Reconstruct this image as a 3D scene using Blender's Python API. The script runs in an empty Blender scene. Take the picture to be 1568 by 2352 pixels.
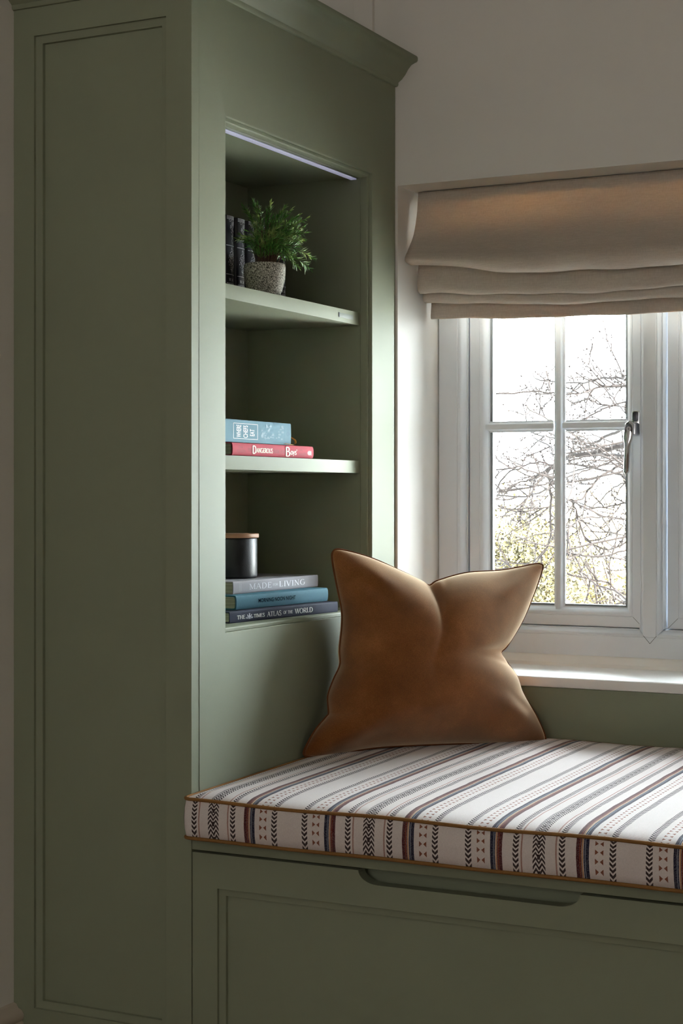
import bpy, bmesh, math, random
from math import radians, sin, cos, pi, sqrt
from mathutils import Vector, Matrix

random.seed(11)
SC = bpy.context.scene
COL = SC.collection

# ------------------------------------------------------------------ camera
cam = bpy.data.cameras.new('camera')
cam.sensor_fit = 'HORIZONTAL'
cam.sensor_width = 36.0
cam.lens = 3880.0 / 1568.0 * 36.0
cam.shift_y = -36.0 / 1568.0
cam.clip_start = 0.05
camo = bpy.data.objects.new('camera', cam)
COL.objects.link(camo)
camo.location = (1.2, -1.93, 0.9)
camo.rotation_euler = (radians(90), 0, radians(26.8))
SC.camera = camo

# ------------------------------------------------------------------ world, sun, exposure
world = bpy.data.worlds.new('overcast_sky')
SC.world = world
world.use_nodes = True
bg = world.node_tree.nodes['Background']
bg.inputs['Color'].default_value = (0.86, 0.94, 1.0, 1)
bg.inputs['Strength'].default_value = 44.0
sun = bpy.data.lights.new('sun', 'SUN')
sun.energy = 270.0
sun.angle = radians(2)
sun.color = (1.0, 0.98, 0.94)
suno = bpy.data.objects.new('sun', sun)
COL.objects.link(suno)
suno.rotation_euler = Vector((-0.74, 0.10, -0.66)).to_track_quat('-Z', 'Y').to_euler()   # runs along the facade: lights the garden, does not enter the room
room = bpy.data.lights.new('room_fill', 'AREA')      # added fill light behind the camera, standing for an assumed window
room.shape = 'RECTANGLE'
room.size = 2.0
room.size_y = 1.3
room.energy = 20.5
room.color = (1.0, 0.965, 0.91)
roomo = bpy.data.objects.new('room_fill', room)
COL.objects.link(roomo)
roomo.location = (1.0, -4.1, 1.55)
roomo.rotation_euler = (radians(90), 0, 0)
SC.view_settings.view_transform = 'Standard'
SC.view_settings.look = 'None'
SC.view_settings.gamma = 1.0
SC.view_settings.use_curve_mapping = False
SC.view_settings.exposure = 0.0
SC.cycles.use_denoising = True
SC.cycles.max_bounces = 14
SC.cycles.diffuse_bounces = 8
SC.cycles.transparent_max_bounces = 16

# ------------------------------------------------------------------ materials
def lin(c):
    def f(v):
        v /= 255.0
        return v / 12.92 if v <= 0.04045 else ((v + 0.055) / 1.055) ** 2.4
    return (f(c[0]), f(c[1]), f(c[2]), 1.0)

class G:
    """tiny wrapper that writes shader math as expressions"""
    def __init__(s, nt): s.nt = nt
    def node(s, t, **kw):
        n = s.nt.nodes.new(t)
        for k, v in kw.items(): setattr(n, k, v)
        return n
    def put(s, inp, v):
        if isinstance(v, E): s.nt.links.new(v.s, inp)
        elif isinstance(v, bpy.types.NodeSocket): s.nt.links.new(v, inp)
        else: inp.default_value = v
    def m(s, op, *a):
        n = s.node('ShaderNodeMath', operation=op)
        for i, v in enumerate(a): s.put(n.inputs[i], v)
        return E(s, n.outputs[0])
    def mix(s, f, a, b):
        n = s.node('ShaderNodeMix', data_type='RGBA')
        s.put(n.inputs[0], f); s.put(n.inputs[6], a); s.put(n.inputs[7], b)
        return n.outputs[2]
    def noise(s, vec, scale, detail=3.0, rough=0.5):
        n = s.node('ShaderNodeTexNoise')
        if vec is not None: s.put(n.inputs['Vector'], vec)
        n.inputs['Scale'].default_value = scale
        n.inputs['Detail'].default_value = detail
        n.inputs['Roughness'].default_value = rough
        return E(s, n.outputs['Fac'])
    def scaled(s, vec, sc):
        n = s.node('ShaderNodeMapping')
        s.put(n.inputs['Vector'], vec)
        n.inputs['Scale'].default_value = sc
        return n.outputs[0]
    def ramp(s, f, stops):
        n = s.node('ShaderNodeValToRGB')
        el = n.color_ramp.elements
        while len(el) < len(stops): el.new(0.5)
        for e, (p, c) in zip(el, stops):
            e.position = p; e.color = c
        s.put(n.inputs[0], f)
        return n.outputs[0]
    def bump(s, h, strength, dist=0.001):
        n = s.node('ShaderNodeBump')
        n.inputs['Strength'].default_value = strength
        n.inputs['Distance'].default_value = dist
        s.put(n.inputs['Height'], h)
        return n.outputs[0]
    def obj(s):
        return s.node('ShaderNodeTexCoord').outputs['Object']

class E:
    def __init__(e, g, s): e.g = g; e.s = s
    def __add__(e, o): return e.g.m('ADD', e, o)
    def __sub__(e, o): return e.g.m('SUBTRACT', e, o)
    def __mul__(e, o): return e.g.m('MULTIPLY', e, o)
    def __truediv__(e, o): return e.g.m('DIVIDE', e, o)
    def lt(e, o): return e.g.m('LESS_THAN', e, o)
    def gt(e, o): return e.g.m('GREATER_THAN', e, o)
    def abs(e): return e.g.m('ABSOLUTE', e)
    def frac(e): return e.g.m('FRACT', e)
    def near(e, c, w): return (e - c).abs().lt(w)
    def max(e, o): return e.g.m('MAXIMUM', e, o)

def mat(name, color=(0.5, 0.5, 0.5, 1), rough=0.5, spec=0.5, metal=0.0):
    m = bpy.data.materials.new(name)
    m.use_nodes = True
    nt = m.node_tree
    b = nt.nodes['Principled BSDF']
    b.inputs['Base Color'].default_value = color
    b.inputs['Roughness'].default_value = rough
    b.inputs['Specular IOR Level'].default_value = spec
    b.inputs['Metallic'].default_value = metal
    return m, G(nt), b

M = {}
def simple(key, color, rough=0.5, spec=0.5, metal=0.0, var=0.06, scale=40.0, bump=0.0, bscale=200.0):
    """plain painted / printed surface with slight procedural variation"""
    m, g, b = mat(key, color, rough, spec, metal)
    n = g.noise(g.obj(), scale)
    d = tuple(c * (1 - var) for c in color[:3]) + (1,)
    l = tuple(min(1, c * (1 + var)) for c in color[:3]) + (1,)
    g.put(b.inputs['Base Color'], g.mix(n, d, l))
    if bump:
        g.put(b.inputs['Normal'], g.bump(g.noise(g.obj(), bscale, 2), bump, 0.0006))
    M[key] = m
    return m

simple('sage_paint', lin((128, 133, 110)), 0.66, 0.6, var=0.03, scale=6, bump=0.03, bscale=90)
simple('wall_plaster', lin((224, 221, 215)), 0.7, 0.2, var=0.02, scale=3, bump=0.08, bscale=60)
simple('ceiling_paint', lin((200, 196, 188)), 0.8, 0.2, var=0.02)
simple('trim_paint', lin((190, 178, 164)), 0.4, 0.4, var=0.03)
simple('sill_paint', lin((242, 241, 238)), 0.42, 0.7, var=0.02)
simple('white_plastic', lin((227, 233, 240)), 0.34, 0.4, var=0.01)
simple('gasket', lin((128, 134, 138)), 0.6, 0.3)
simple('chrome', lin((205, 207, 212)), 0.09, 0.5, metal=1.0, var=0.03)
simple('switch_grey', lin((122, 127, 118)), 0.5, 0.4)
simple('dark_metal', lin((84, 84, 90)), 0.25, 0.5, metal=0.6)
simple('ochre_piping', lin((132, 94, 50)), 0.75, 0.2, var=0.12, scale=300, bump=0.3, bscale=900)
simple('paper', lin((196, 190, 172)), 0.8, 0.1, var=0.08)
simple('book_blue', lin((104, 140, 154)), 0.75, 0.22, var=0.03)
simple('book_red', lin((172, 50, 66)), 0.75, 0.22, var=0.05)
simple('book_grey', lin((150, 148, 152)), 0.75, 0.22, var=0.04)
simple('book_teal', lin((62, 108, 124)), 0.75, 0.22, var=0.12, scale=350)
simple('book_navy', lin((44, 48, 66)), 0.75, 0.22, var=0.15, scale=60)
simple('book_black', lin((20, 22, 36)), 0.38, 0.5, var=0.1)
simple('ink_white', lin((232, 232, 228)), 0.5, 0.3)
simple('ink_cream', lin((236, 226, 200)), 0.5, 0.3)
simple('ink_silver', lin((196, 196, 204)), 0.35, 0.5)
simple('ink_dark', lin((10, 26, 36)), 0.9, 0.0)
simple('ink_maroon', lin((122, 32, 46)), 0.6, 0.2)
simple('ink_pale_blue', lin((108, 144, 158)), 0.5, 0.3)
simple('ink_mid_blue', lin((70, 112, 136)), 0.5, 0.3)
simple('ribbon_amber', lin((196, 140, 62)), 0.5, 0.3)
simple('candle_black', lin((15, 15, 20)), 0.4, 0.5, var=0.2, scale=250, bump=0.25, bscale=500)
simple('stem_brown', lin((86, 66, 54)), 0.8, 0.2, var=0.3, scale=200)
simple('soil', lin((36, 26, 22)), 0.95, 0.1, var=0.4, scale=300)
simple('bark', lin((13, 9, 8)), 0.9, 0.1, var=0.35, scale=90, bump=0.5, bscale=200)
simple('grass', lin((206, 207, 203)), 0.9, 0.1, var=0.2, scale=20)
simple('shade_void', lin((60, 62, 52)), 0.7, 0.2)
simple('room_floor', lin((120, 92, 66)), 0.5, 0.4, var=0.25, scale=5)

# needles
m, g, b = mat('needle', lin((64, 104, 46)), 0.55, 0.4)
oi = g.noise(g.obj(), 60, 3)
g.put(b.inputs['Base Color'], g.ramp(oi, [(0.3, lin((48, 100, 38))), (0.5, lin((92, 142, 58))), (0.70, lin((176, 192, 112)))]))
M['needle'] = m
# garden leaves
def leafmat(key, c0, c1):
    m, g, b = mat(key, c0, 0.7, 0.2)
    g.put(b.inputs['Base Color'], g.ramp(g.noise(g.obj(), 9, 4), [(0.35, c0), (0.65, c1)]))
    M[key] = m
leafmat('leaf_gold', lin((24, 22, 7)), lin((60, 53, 24)))
leafmat('leaf_straw', lin((196, 178, 124)), lin((236, 222, 184)))

# stone pot
m, g, b = mat('speckled_stone', (0.3, 0.3, 0.28, 1), 0.85, 0.2)
n1 = g.noise(g.obj(), 620, 2, 0.6)
g.put(b.inputs['Base Color'], g.ramp(n1, [(0.36, lin((60, 58, 54))), (0.47, lin((146, 143, 134))), (0.56, lin((198, 195, 185))), (0.7, lin((232, 229, 220)))]))
g.put(b.inputs['Normal'], g.bump(n1, 0.5, 0.0006))
M['speckled_stone'] = m

# wooden lid
m, g, b = mat('lid_wood', lin((176, 128, 94)), 0.5, 0.4)
n1 = g.noise(g.scaled(g.obj(), (30, 8, 400)), 6, 4)
g.put(b.inputs['Base Color'], g.mix(n1, lin((140, 96, 68)), lin((204, 160, 124))))
M['lid_wood'] = m

# page edges: horizontal sheets
m, g, b = mat('page_edges', lin((170, 168, 148)), 0.85, 0.1)
n1 = g.noise(g.scaled(g.obj(), (3, 3, 900)), 1.0, 2)
g.put(b.inputs['Base Color'], g.ramp(n1, [(0.35, lin((104, 106, 90))), (0.6, lin((196, 194, 172)))]))
M['page_edges'] = m

# linen for the blind: partly translucent cloth
m = bpy.data.materials.new('linen'); m.use_nodes = True
g = G(m.node_tree); nt = m.node_tree; nt.nodes.remove(nt.nodes['Principled BSDF'])
oc = g.obj()
wx = g.noise(g.scaled(oc, (900, 900, 60)), 1.0, 2); wz = g.noise(g.scaled(oc, (60, 60, 900)), 1.0, 2)
w = wx * 0.5 + wz * 0.5
colr = g.ramp(w, [(0.3, lin((192, 182, 170))), (0.7, lin((218, 209, 198)))])
bm_ = g.bump(w, 0.35, 0.0008)
dif = g.node('ShaderNodeBsdfDiffuse'); g.put(dif.inputs['Color'], colr); g.put(dif.inputs['Normal'], bm_)
tr = g.node('ShaderNodeBsdfTranslucent'); g.put(tr.inputs['Color'], lin((206, 172, 132)))
mx = g.node('ShaderNodeMixShader'); mx.inputs[0].default_value = 0.26
nt.links.new(dif.outputs[0], mx.inputs[1]); nt.links.new(tr.outputs[0], mx.inputs[2])
nt.links.new(mx.outputs[0], nt.nodes['Material Output'].inputs[0])
M['linen'] = m

# window glass: clear with fresnel reflection
m = bpy.data.materials.new('window_glass'); m.use_nodes = True
g = G(m.node_tree); nt = m.node_tree; nt.nodes.remove(nt.nodes['Principled BSDF'])
t_ = g.node('ShaderNodeBsdfTransparent'); t_.inputs[0].default_value = (0.97, 0.985, 0.98, 1)
gl = g.node('ShaderNodeBsdfGlossy'); gl.inputs['Roughness'].default_value = 0.02
fr = g.node('ShaderNodeFresnel'); fr.inputs[0].default_value = 1.45
mx = g.node('ShaderNodeMixShader')
nt.links.new(fr.outputs[0], mx.inputs[0]); nt.links.new(t_.outputs[0], mx.inputs[1]); nt.links.new(gl.outputs[0], mx.inputs[2])
nt.links.new(mx.outputs[0], nt.nodes['Material Output'].inputs[0])
M['window_glass'] = m

# LED diffuser: strip is off, faint emission stands in for reflected window light
m, g, b = mat('led_diffuser', lin((214, 214, 232)), 0.5, 0.4)
b.inputs['Emission Color'].default_value = lin((206, 206, 240))
b.inputs['Emission Strength'].default_value = 0.28
M['led_diffuser'] = m

# velvet
m, g, b = mat('rust_velvet', lin((138, 84, 40)), 0.95, 0.04)
oc = g.obj()
n1 = g.noise(oc, 11, 4, 0.55); n2 = g.noise(oc, 1000, 2)
g.put(b.inputs['Base Color'], g.ramp(n1 * 0.6 + n2 * 0.4, [(0.32, lin((84, 44, 18))), (0.5, lin((112, 64, 28))), (0.68, lin((144, 92, 50)))]))
b.inputs['Sheen Weight'].default_value = 1.0
b.inputs['Sheen Roughness'].default_value = 0.5
b.inputs['Sheen Tint'].default_value = lin((255, 232, 200))
g.put(b.inputs['Normal'], g.bump(n2, 0.25, 0.0005))
M['rust_velvet'] = m
simple('velvet_piping', lin((104, 58, 26)), 0.8, 0.2, var=0.1, scale=100)

# woven stripe for the seat cushion; object axes are world axes, x runs along the window
m, g, b = mat('striped_weave', (0.5, 0.5, 0.5, 1), 0.9, 0.1)
oc = g.obj()
sx = g.node('ShaderNodeSeparateXYZ'); nt = m.node_tree; nt.links.new(oc, sx.inputs[0])
X_, Y_, Z_ = (E(g, sx.outputs[i]) for i in range(3))
wob = (g.noise(oc, 14, 2) - 0.5) * 0.004
x = X_ + wob + 0.3454
v = Y_ + Z_
HALF = 0.1128
t = g.m('PINGPONG', x, HALF) * (543.0 / HALF)          # 0 = centre of the wide chevron, 543 = centre of the blank
base = g.mix(g.noise(oc, 7, 3), lin((202, 189, 184)), lin((216, 207, 205)))
dark = lin((44, 25, 28)); maroon = lin((76, 24, 30)); navy = lin((28, 28, 52)); rust = lin((142, 78, 52)); ochre = lin((170, 120, 70))
def chev(c, hw, pitch, amp, duty=0.5):
    d = (t - c).abs()
    ph = ((v - d * (amp / hw)) / pitch).frac()
    return d.lt(hw) * ph.lt(duty)
grain = g.noise(oc, 850, 2)
col = g.mix((grain - 0.35) * 0.8, base, lin((236, 230, 226)))
wide = (((v + ((t - 19.0).abs() * (0.0055 / 19.0))) / 0.0060).frac().lt(0.56)) * t.lt(38.0)
col = g.mix(wide, col, dark)
diam = t.lt(9.0) * (v / 0.0180).frac().near(0.5, 0.16)
col = g.mix(diam, col, dark)
line = t.near(105.0, 4.5)
col = g.mix(line * 0.75, col, rust)
col = g.mix(chev(140.0, 18.0, 0.0058, 0.0036, 0.58), col, dark)
col = g.mix(t.near(240.0, 16.0), col, maroon)
col = g.mix(t.near(247.0, 4.0), col, lin((120, 56, 40)))
col = g.mix(t.near(261.0, 3.5), col, ochre)
col = g.mix(t.near(284.0, 16.0), col, navy)
col = g.mix(t.near(278.0, 3.0), col, lin((112, 118, 132)))
tv = (v / 0.0114).frac()
d1 = (t - 335.0); d2 = (g.m('SUBTRACT', 383.0, t))
tri = (d1.gt(0.0) * d1.lt(20.0) * ((tv - 0.5).abs() + d1 * (0.3 / 20.0)).lt(0.3)).max(
      d2.gt(0.0) * d2.lt(20.0) * ((tv - 0.5).abs() + d2 * (0.3 / 20.0)).lt(0.3))
col = g.mix(tri, col, lin((128, 72, 48)))
col = g.mix(chev(438.0, 19.0, 0.0058, 0.0036, 0.58), col, dark)
wv = g.m('SINE', X_ * 4200.0) * 0.5 + g.m('SINE', v * 4200.0) * 0.5
col = g.mix((grain - 0.42) * 0.45, col, lin((226, 216, 210)))
g.put(b.inputs['Base Color'], col)
g.put(b.inputs['Normal'], g.bump(wv * 0.5 + grain, 0.35, 0.0008))
b.inputs['Sheen Weight'].default_value = 0.15
M['striped_weave'] = m

# ------------------------------------------------------------------ mesh helpers
class MB:
    def __init__(s): s.v = []; s.f = []; s.m = []
    def add(s, vs, fs, mi=0):
        o = len(s.v)
        s.v += [tuple(p) for p in vs]
        s.f += [tuple(i + o for i in f) for f in fs]
        s.m += [mi] * len(fs)
        return s
    def box(s, x0, x1, y0, y1, z0, z1, mi=0):
        vs = [(x, y, z) for x in (x0, x1) for y in (y0, y1) for z in (z0, z1)]
        return s.add(vs, [(0, 1, 3, 2), (4, 6, 7, 5), (0, 4, 5, 1), (2, 3, 7, 6), (0, 2, 6, 4), (1, 5, 7, 3)], mi)
    def loft(s, rings, closed=True, cap=True, mi=0):
        n = len(rings[0]); vs = [p for r in rings for p in r]; fs = []
        for i in range(len(rings) - 1):
            for j in range(n if closed else n - 1):
                k = (j + 1) % n
                fs.append((i * n + j, i * n + k, (i + 1) * n + k, (i + 1) * n + j))
        if cap and closed:
            fs.append(tuple(range(n - 1, -1, -1)))
            o = (len(rings) - 1) * n
            fs.append(tuple(range(o, o + n)))
        return s.add(vs, fs, mi)
    def tube(s, pts, rad, n=8, mi=0, closed=False):
        P = [Vector(p) for p in pts]
        if not hasattr(rad, '__len__'): rad = [rad] * len(P)
        L = len(P); up = None; rings = []
        for i in range(L):
            a = P[(i - 1) % L] if (closed or i > 0) else P[0]
            c = P[(i + 1) % L] if (closed or i < L - 1) else P[-1]
            d = (c - a)
            d = d.normalized() if d.length > 1e-9 else Vector((0, 0, 1))
            if up is None:
                up = Vector((0, 0, 1)) if abs(d.z) < 0.9 else Vector((1, 0, 0))
            sd = d.cross(up)
            sd = sd.normalized() if sd.length > 1e-6 else d.orthogonal().normalized()
            up = sd.cross(d).normalized()
            rings.append([P[i] + (sd * cos(2 * pi * k / n) + up * sin(2 * pi * k / n)) * rad[i] for k in range(n)])
        if closed: rings.append(rings[0])
        return s.loft(rings, True, not closed, mi)
    def lathe(s, prof, c, n=40, mi=0):
        rings = [[(c[0] + r * cos(2 * pi * k / n), c[1] + r * sin(2 * pi * k / n), c[2] + z) for k in range(n)] for r, z in prof]
        return s.loft(rings, True, True, mi)
    def prism(s, poly, a, b, axis, mi=0):
        """poly in the two other axes (order x,y,z without axis), extruded from a to b"""
        def P(p, t):
            q = list(p); q.insert(axis, t); return tuple(q)
        return s.loft([[P(p, a) for p in poly], [P(p, b) for p in poly]], True, True, mi)
    def frame(s, u0, u1, w0, w1, prof, to, mi=0):
        """mitred ring; prof = (inset, depth) list; to(u, w, depth) -> point"""
        rings = []
        for ins, dep in prof:
            rings.append([to(u0 + ins, w0 + ins, dep), to(u1 - ins, w0 + ins, dep), to(u1 - ins, w1 - ins, dep), to(u0 + ins, w1 - ins, dep)])
        return s.loft(rings, True, False, mi)

WM = {}
def finish(o, label=None, cat=None, group=None, kind=None):
    if label: o['label'] = label
    if cat: o['category'] = cat
    if group: o['group'] = group
    if kind: o['kind'] = kind
    return o
def empty(name, loc, rz=0.0, rot=None, **kw):
    o = bpy.data.objects.new(name, None)
    o.empty_display_size = 0.05
    COL.objects.link(o)
    o.location = loc
    o.rotation_euler = rot if rot else (0, 0, rz)
    from mathutils import Euler
    WM[o.name] = Matrix.Translation(loc) @ Euler(rot if rot else (0, 0, rz)).to_matrix().to_4x4()
    return finish(o, **kw)
def build(name, mb, mats, parent=None, local=False, bevel=0.0, smooth=True, angle=35, **kw):
    """link one mesh object; vertices are world coordinates unless local"""
    me = bpy.data.meshes.new(name)
    vs = mb.v
    if parent is not None:
        W = WM[parent.name]
        if not local:
            inv = W.inverted(); vs = [tuple(inv @ Vector(p)) for p in vs]
    me.from_pydata(vs, [], mb.f)
    if not isinstance(mats, (list, tuple)): mats = [mats]
    for m_ in mats: me.materials.append(M[m_])
    me.polygons.foreach_set('material_index', mb.m)
    bm = bmesh.new(); bm.from_mesh(me)
    bmesh.ops.remove_doubles(bm, verts=bm.verts, dist=1e-6)
    if bevel:
        ed = [e for e in bm.edges if len(e.link_faces) == 2 and e.calc_face_angle(0) > radians(40)]
        bmesh.ops.bevel(bm, geom=ed, offset=bevel, segments=2, affect='EDGES', profile=0.6)
    bmesh.ops.recalc_face_normals(bm, faces=bm.faces)
    bm.to_mesh(me); bm.free()
    if smooth:
        me.shade_smooth(); me.set_sharp_from_angle(angle=radians(angle))
    o = bpy.data.objects.new(name, me)
    COL.objects.link(o)
    if parent is not None:
        o.parent = parent
        WM[o.name] = WM[parent.name]
    else:
        WM[o.name] = Matrix.Identity(4)
    return finish(o, **kw)

def smoothpath(pts, n=8, closed=False):
    P = [Vector(p) for p in pts]; out = []; L = len(P)
    for i in range(L if closed else L - 1):
        if closed: p0, p1, p2, p3 = P[i - 1], P[i], P[(i + 1) % L], P[(i + 2) % L]
        else: p0, p1, p2, p3 = P[max(i - 1, 0)], P[i], P[i + 1], P[min(i + 2, L - 1)]
        for k in range(n):
            t = k / n
            out.append(0.5 * ((2 * p1) + (p2 - p0) * t + (2 * p0 - 5 * p1 + 4 * p2 - p3) * t * t + (3 * p1 - p0 - 3 * p2 + p3) * t ** 3))
    if not closed: out.append(P[-1])
    return out
def resample(pts, n):
    d = [0.0]
    for a, b in zip(pts, pts[1:]): d.append(d[-1] + (Vector(b) - Vector(a)).length)
    out = []; j = 0
    for i in range(n):
        s_ = d[-1] * i / (n - 1)
        while j < len(d) - 2 and d[j + 1] < s_: j += 1
        f = (s_ - d[j]) / max(d[j + 1] - d[j], 1e-9)
        out.append(Vector(pts[j]).lerp(Vector(pts[j + 1]), min(max(f, 0), 1)))
    return out

# ------------------------------------------------------------------ lettering
def text_polys_sans(txt, height, bold=0.0):
    cu = bpy.data.curves.new('lettering', 'FONT'); cu.body = txt; cu.size = height / 0.73
    cu.resolution_u = 3; cu.offset = bold * height
    o = bpy.data.objects.new('lettering', cu); COL.objects.link(o)
    dg = bpy.context.evaluated_depsgraph_get()
    me = bpy.data.meshes.new_from_object(o.evaluated_get(dg))
    vs = [(p.co.x, p.co.y) for p in me.vertices]; fs = [tuple(p.vertices) for p in me.polygons]
    bpy.data.objects.remove(o); bpy.data.curves.remove(cu); bpy.data.meshes.remove(me)
    return vs, fs
def arc(cx, cy, rx, ry, a0, a1, n=12):
    return [(cx + rx * cos(radians(a0 + (a1 - a0) * i / n)), cy + ry * sin(radians(a0 + (a1 - a0) * i / n))) for i in range(n + 1)]
SCURVE = [(.58, .80), (.55, .92), (.42, 1), (.28, .99), (.14, .89), (.12, .72), (.24, .59), (.42, .49), (.58, .36), (.6, .17), (.47, .03), (.3, 0), (.14, .06), (.08, .22)]
GL = {
 'A': (.78, [('t', [(.03, 0), (.38, 1)]), ('T', [(.37, 1), (.74, 0)]), ('t', [(.15, .34), (.6, .34)])], [(.03, 0), (.74, 0)]),
 'M': (1.0, [('t', [(.12, 0), (.12, 1)]), ('T', [(.12, 1), (.49, .06)]), ('t', [(.49, .06), (.86, 1)]), ('T', [(.86, 1), (.86, 0)])], [(.12, 0), (.86, 0), (.06, 1), (.92, 1)]),
 'D': (.88, [('T', [(.15, 0), (.15, 1)]), ('a', [(.1, 1), (.36, 1)] + arc(.38, .5, .4, .5, 90, -90) + [(.1, 0)])], []),
 'E': (.7, [('T', [(.15, 0), (.15, 1)]), ('t', [(.08, .97), (.6, .97)]), ('t', [(.15, .52), (.48, .52)]), ('t', [(.08, .03), (.63, .03)]), ('t', [(.6, 1), (.6, .8)]), ('t', [(.63, 0), (.63, .22)]), ('t', [(.48, .42), (.48, .62)])], []),
 'F': (.66, [('T', [(.15, 0), (.15, 1)]), ('t', [(.08, .97), (.6, .97)]), ('t', [(.15, .5), (.46, .5)]), ('t', [(.6, 1), (.6, .8)])], [(.15, 0)]),
 'L': (.66, [('T', [(.15, 0), (.15, 1)]), ('t', [(.08, .03), (.6, .03)]), ('t', [(.6, 0), (.6, .22)])], [(.15, 1)]),
 'I': (.32, [('T', [(.16, 0), (.16, 1)])], [(.16, 0), (.16, 1)]),
 'V': (.78, [('T', [(.04, 1), (.39, 0)]), ('t', [(.39, 0), (.74, 1)])], [(.04, 1), (.74, 1)]),
 'N': (.86, [('t', [(.12, 0), (.12, 1)]), ('T', [(.12, 1), (.72, 0)]), ('t', [(.72, 0), (.72, 1)])], [(.12, 0), (.1, 1), (.72, 1)]),
 'G': (.9, [('a', arc(.46, .5, .4, .5, 50, 312, 18)), ('T', [(.76, .08), (.76, .42)])], [(.76, .42)]),
 'C': (.82, [('a', arc(.46, .5, .4, .5, 50, 310, 18))], []),
 'T': (.74, [('T', [(.37, 0), (.37, 1)]), ('t', [(.04, .97), (.7, .97)]), ('t', [(.05, 1), (.05, .78)]), ('t', [(.69, 1), (.69, .78)])], [(.37, 0)]),
 'H': (.9, [('T', [(.15, 0), (.15, 1)]), ('T', [(.73, 0), (.73, 1)]), ('t', [(.15, .52), (.73, .52)])], [(.15, 0), (.73, 0), (.15, 1), (.73, 1)]),
 'S': (.68, [('s', SCURVE)], []),
 'O': (.92, [('a', arc(.45, .5, .39, .5, 0, 360, 26))], []),
 'W': (1.12, [('T', [(.04, 1), (.32, 0)]), ('t', [(.32, 0), (.56, 1)]), ('T', [(.56, 1), (.82, 0)]), ('t', [(.82, 0), (1.06, 1)])], [(.04, 1), (1.06, 1), (.56, 1)]),
 'R': (.8, [('T', [(.15, 0), (.15, 1)]), ('a', [(.1, 1), (.36, 1)] + arc(.38, .75, .25, .25, 90, -90) + [(.15, .5)]), ('T', [(.36, .5), (.72, 0)])], [(.15, 0), (.72, 0)]),
 'U': (.84, [('T', [(.15, 1), (.15, .3)]), ('a', arc(.42, .3, .27, .3, 180, 360)), ('t', [(.69, .3), (.69, 1)])], [(.15, 1), (.69, 1)]),
 'B': (.8, [('T', [(.15, 0), (.15, 1)]), ('a', [(.1, 1), (.36, 1)] + arc(.36, .76, .23, .24, 90, -90) + [(.15, .52)]), ('a', [(.15, .52), (.38, .52)] + arc(.38, .26, .3, .26, 90, -90) + [(.1, 0)])], []),
 'K': (.8, [('T', [(.15, 0), (.15, 1)]), ('t', [(.15, .4), (.66, 1)]), ('T', [(.34, .58), (.74, 0)])], [(.15, 0), (.15, 1), (.66, 1), (.74, 0)]),
 'Y': (.76, [('T', [(.04, 1), (.37, .48)]), ('t', [(.37, .48), (.7, 1)]), ('T', [(.37, .48), (.37, 0)])], [(.04, 1), (.7, 1), (.37, 0)]),
 'y': (.62, [('T', [(.05, .66), (.31, .04)]), ('t', [(.57, .66), (.31, .04), (.2, -.22), (.06, -.28)])], [(.05, .66), (.57, .66)]),
 'o': (.66, [('a', arc(.33, .33, .27, .34, 0, 360, 20))], []),
 's': (.5, [('s', [(px * .76, py * .66) for px, py in SCURVE])], []),
 "'": (.22, [('T', [(.1, 1.02), (.07, .8)])], []),
 '.': (.24, [('T', [(.12, 0), (.12, .12)])], []),
 ' ': (.36, [], []),
}
def text_polys_serif(txt, height, T=.17, t=.07, track=.05, ser=.13):
    vs = []; fs = []; x0 = 0.0
    def stroke(P, kind):
        Q = []
        n = len(P)
        for i in range(n):
            a = P[max(i - 1, 0)]; b_ = P[min(i + 1, n - 1)]
            dx, dy = b_[0] - a[0], b_[1] - a[1]; L = math.hypot(dx, dy) or 1
            dx /= L; dy /= L
            w = T if kind == 'T' else t if kind == 't' else (t + (T - t) * abs(dy) ** 1.5) if kind == 'a' else (t + (T - t) * (0.25 + .75 * abs(dx * dy) * 2) * (1 if -dx * dy < 0 else .5) if 0 else T * .8)
            if kind == 's' and (i < 3 or i > n - 4): w = t + (T - t) * .35
            Q.append(((P[i][0] - dy * w / 2, P[i][1] + dx * w / 2), (P[i][0] + dy * w / 2, P[i][1] - dx * w / 2)))
        o = len(vs)
        for l, r in Q: vs.append(((x0 + l[0]) * height, l[1] * height)); vs.append(((x0 + r[0]) * height, r[1] * height))
        for i in range(n - 1): fs.append((o + 2 * i, o + 2 * i + 1, o + 2 * i + 3, o + 2 * i + 2))
    for ch in txt:
        w, st, se = GL[ch]
        for kind, P in st: stroke(P, kind)
        for sx_, sy_ in se:
            yy = sy_ + (t * .4 if sy_ < .5 else -t * .4)
            stroke([(sx_ - ser, yy), (sx_ + ser, yy)], 't')
        x0 += w + track
    return vs, fs, (x0 - track) * height
def fitted(vs, u0, u1, v0, v1):
    xs = [p[0] for p in vs]; ys = [p[1] for p in vs]
    ax, bx_, ay, by = min(xs), max(xs), min(ys), max(ys)
    return [(u0 + (p[0] - ax) / (bx_ - ax) * (u1 - u0), v0 + (p[1] - ay) / (by - ay) * (v1 - v0)) for p in vs]

# ------------------------------------------------------------------ setting: room shell
WX0, WX1, WY0, WY1 = 0.003, 1.1293, 0.649, 0.95          # window hole and wall thickness
SZ, HZ = 0.5935, 1.4223                                  # under the sill board, soffit
RX0, RX1, RY0, CZ = -0.296, 2.9, -4.2, 2.35

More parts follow.
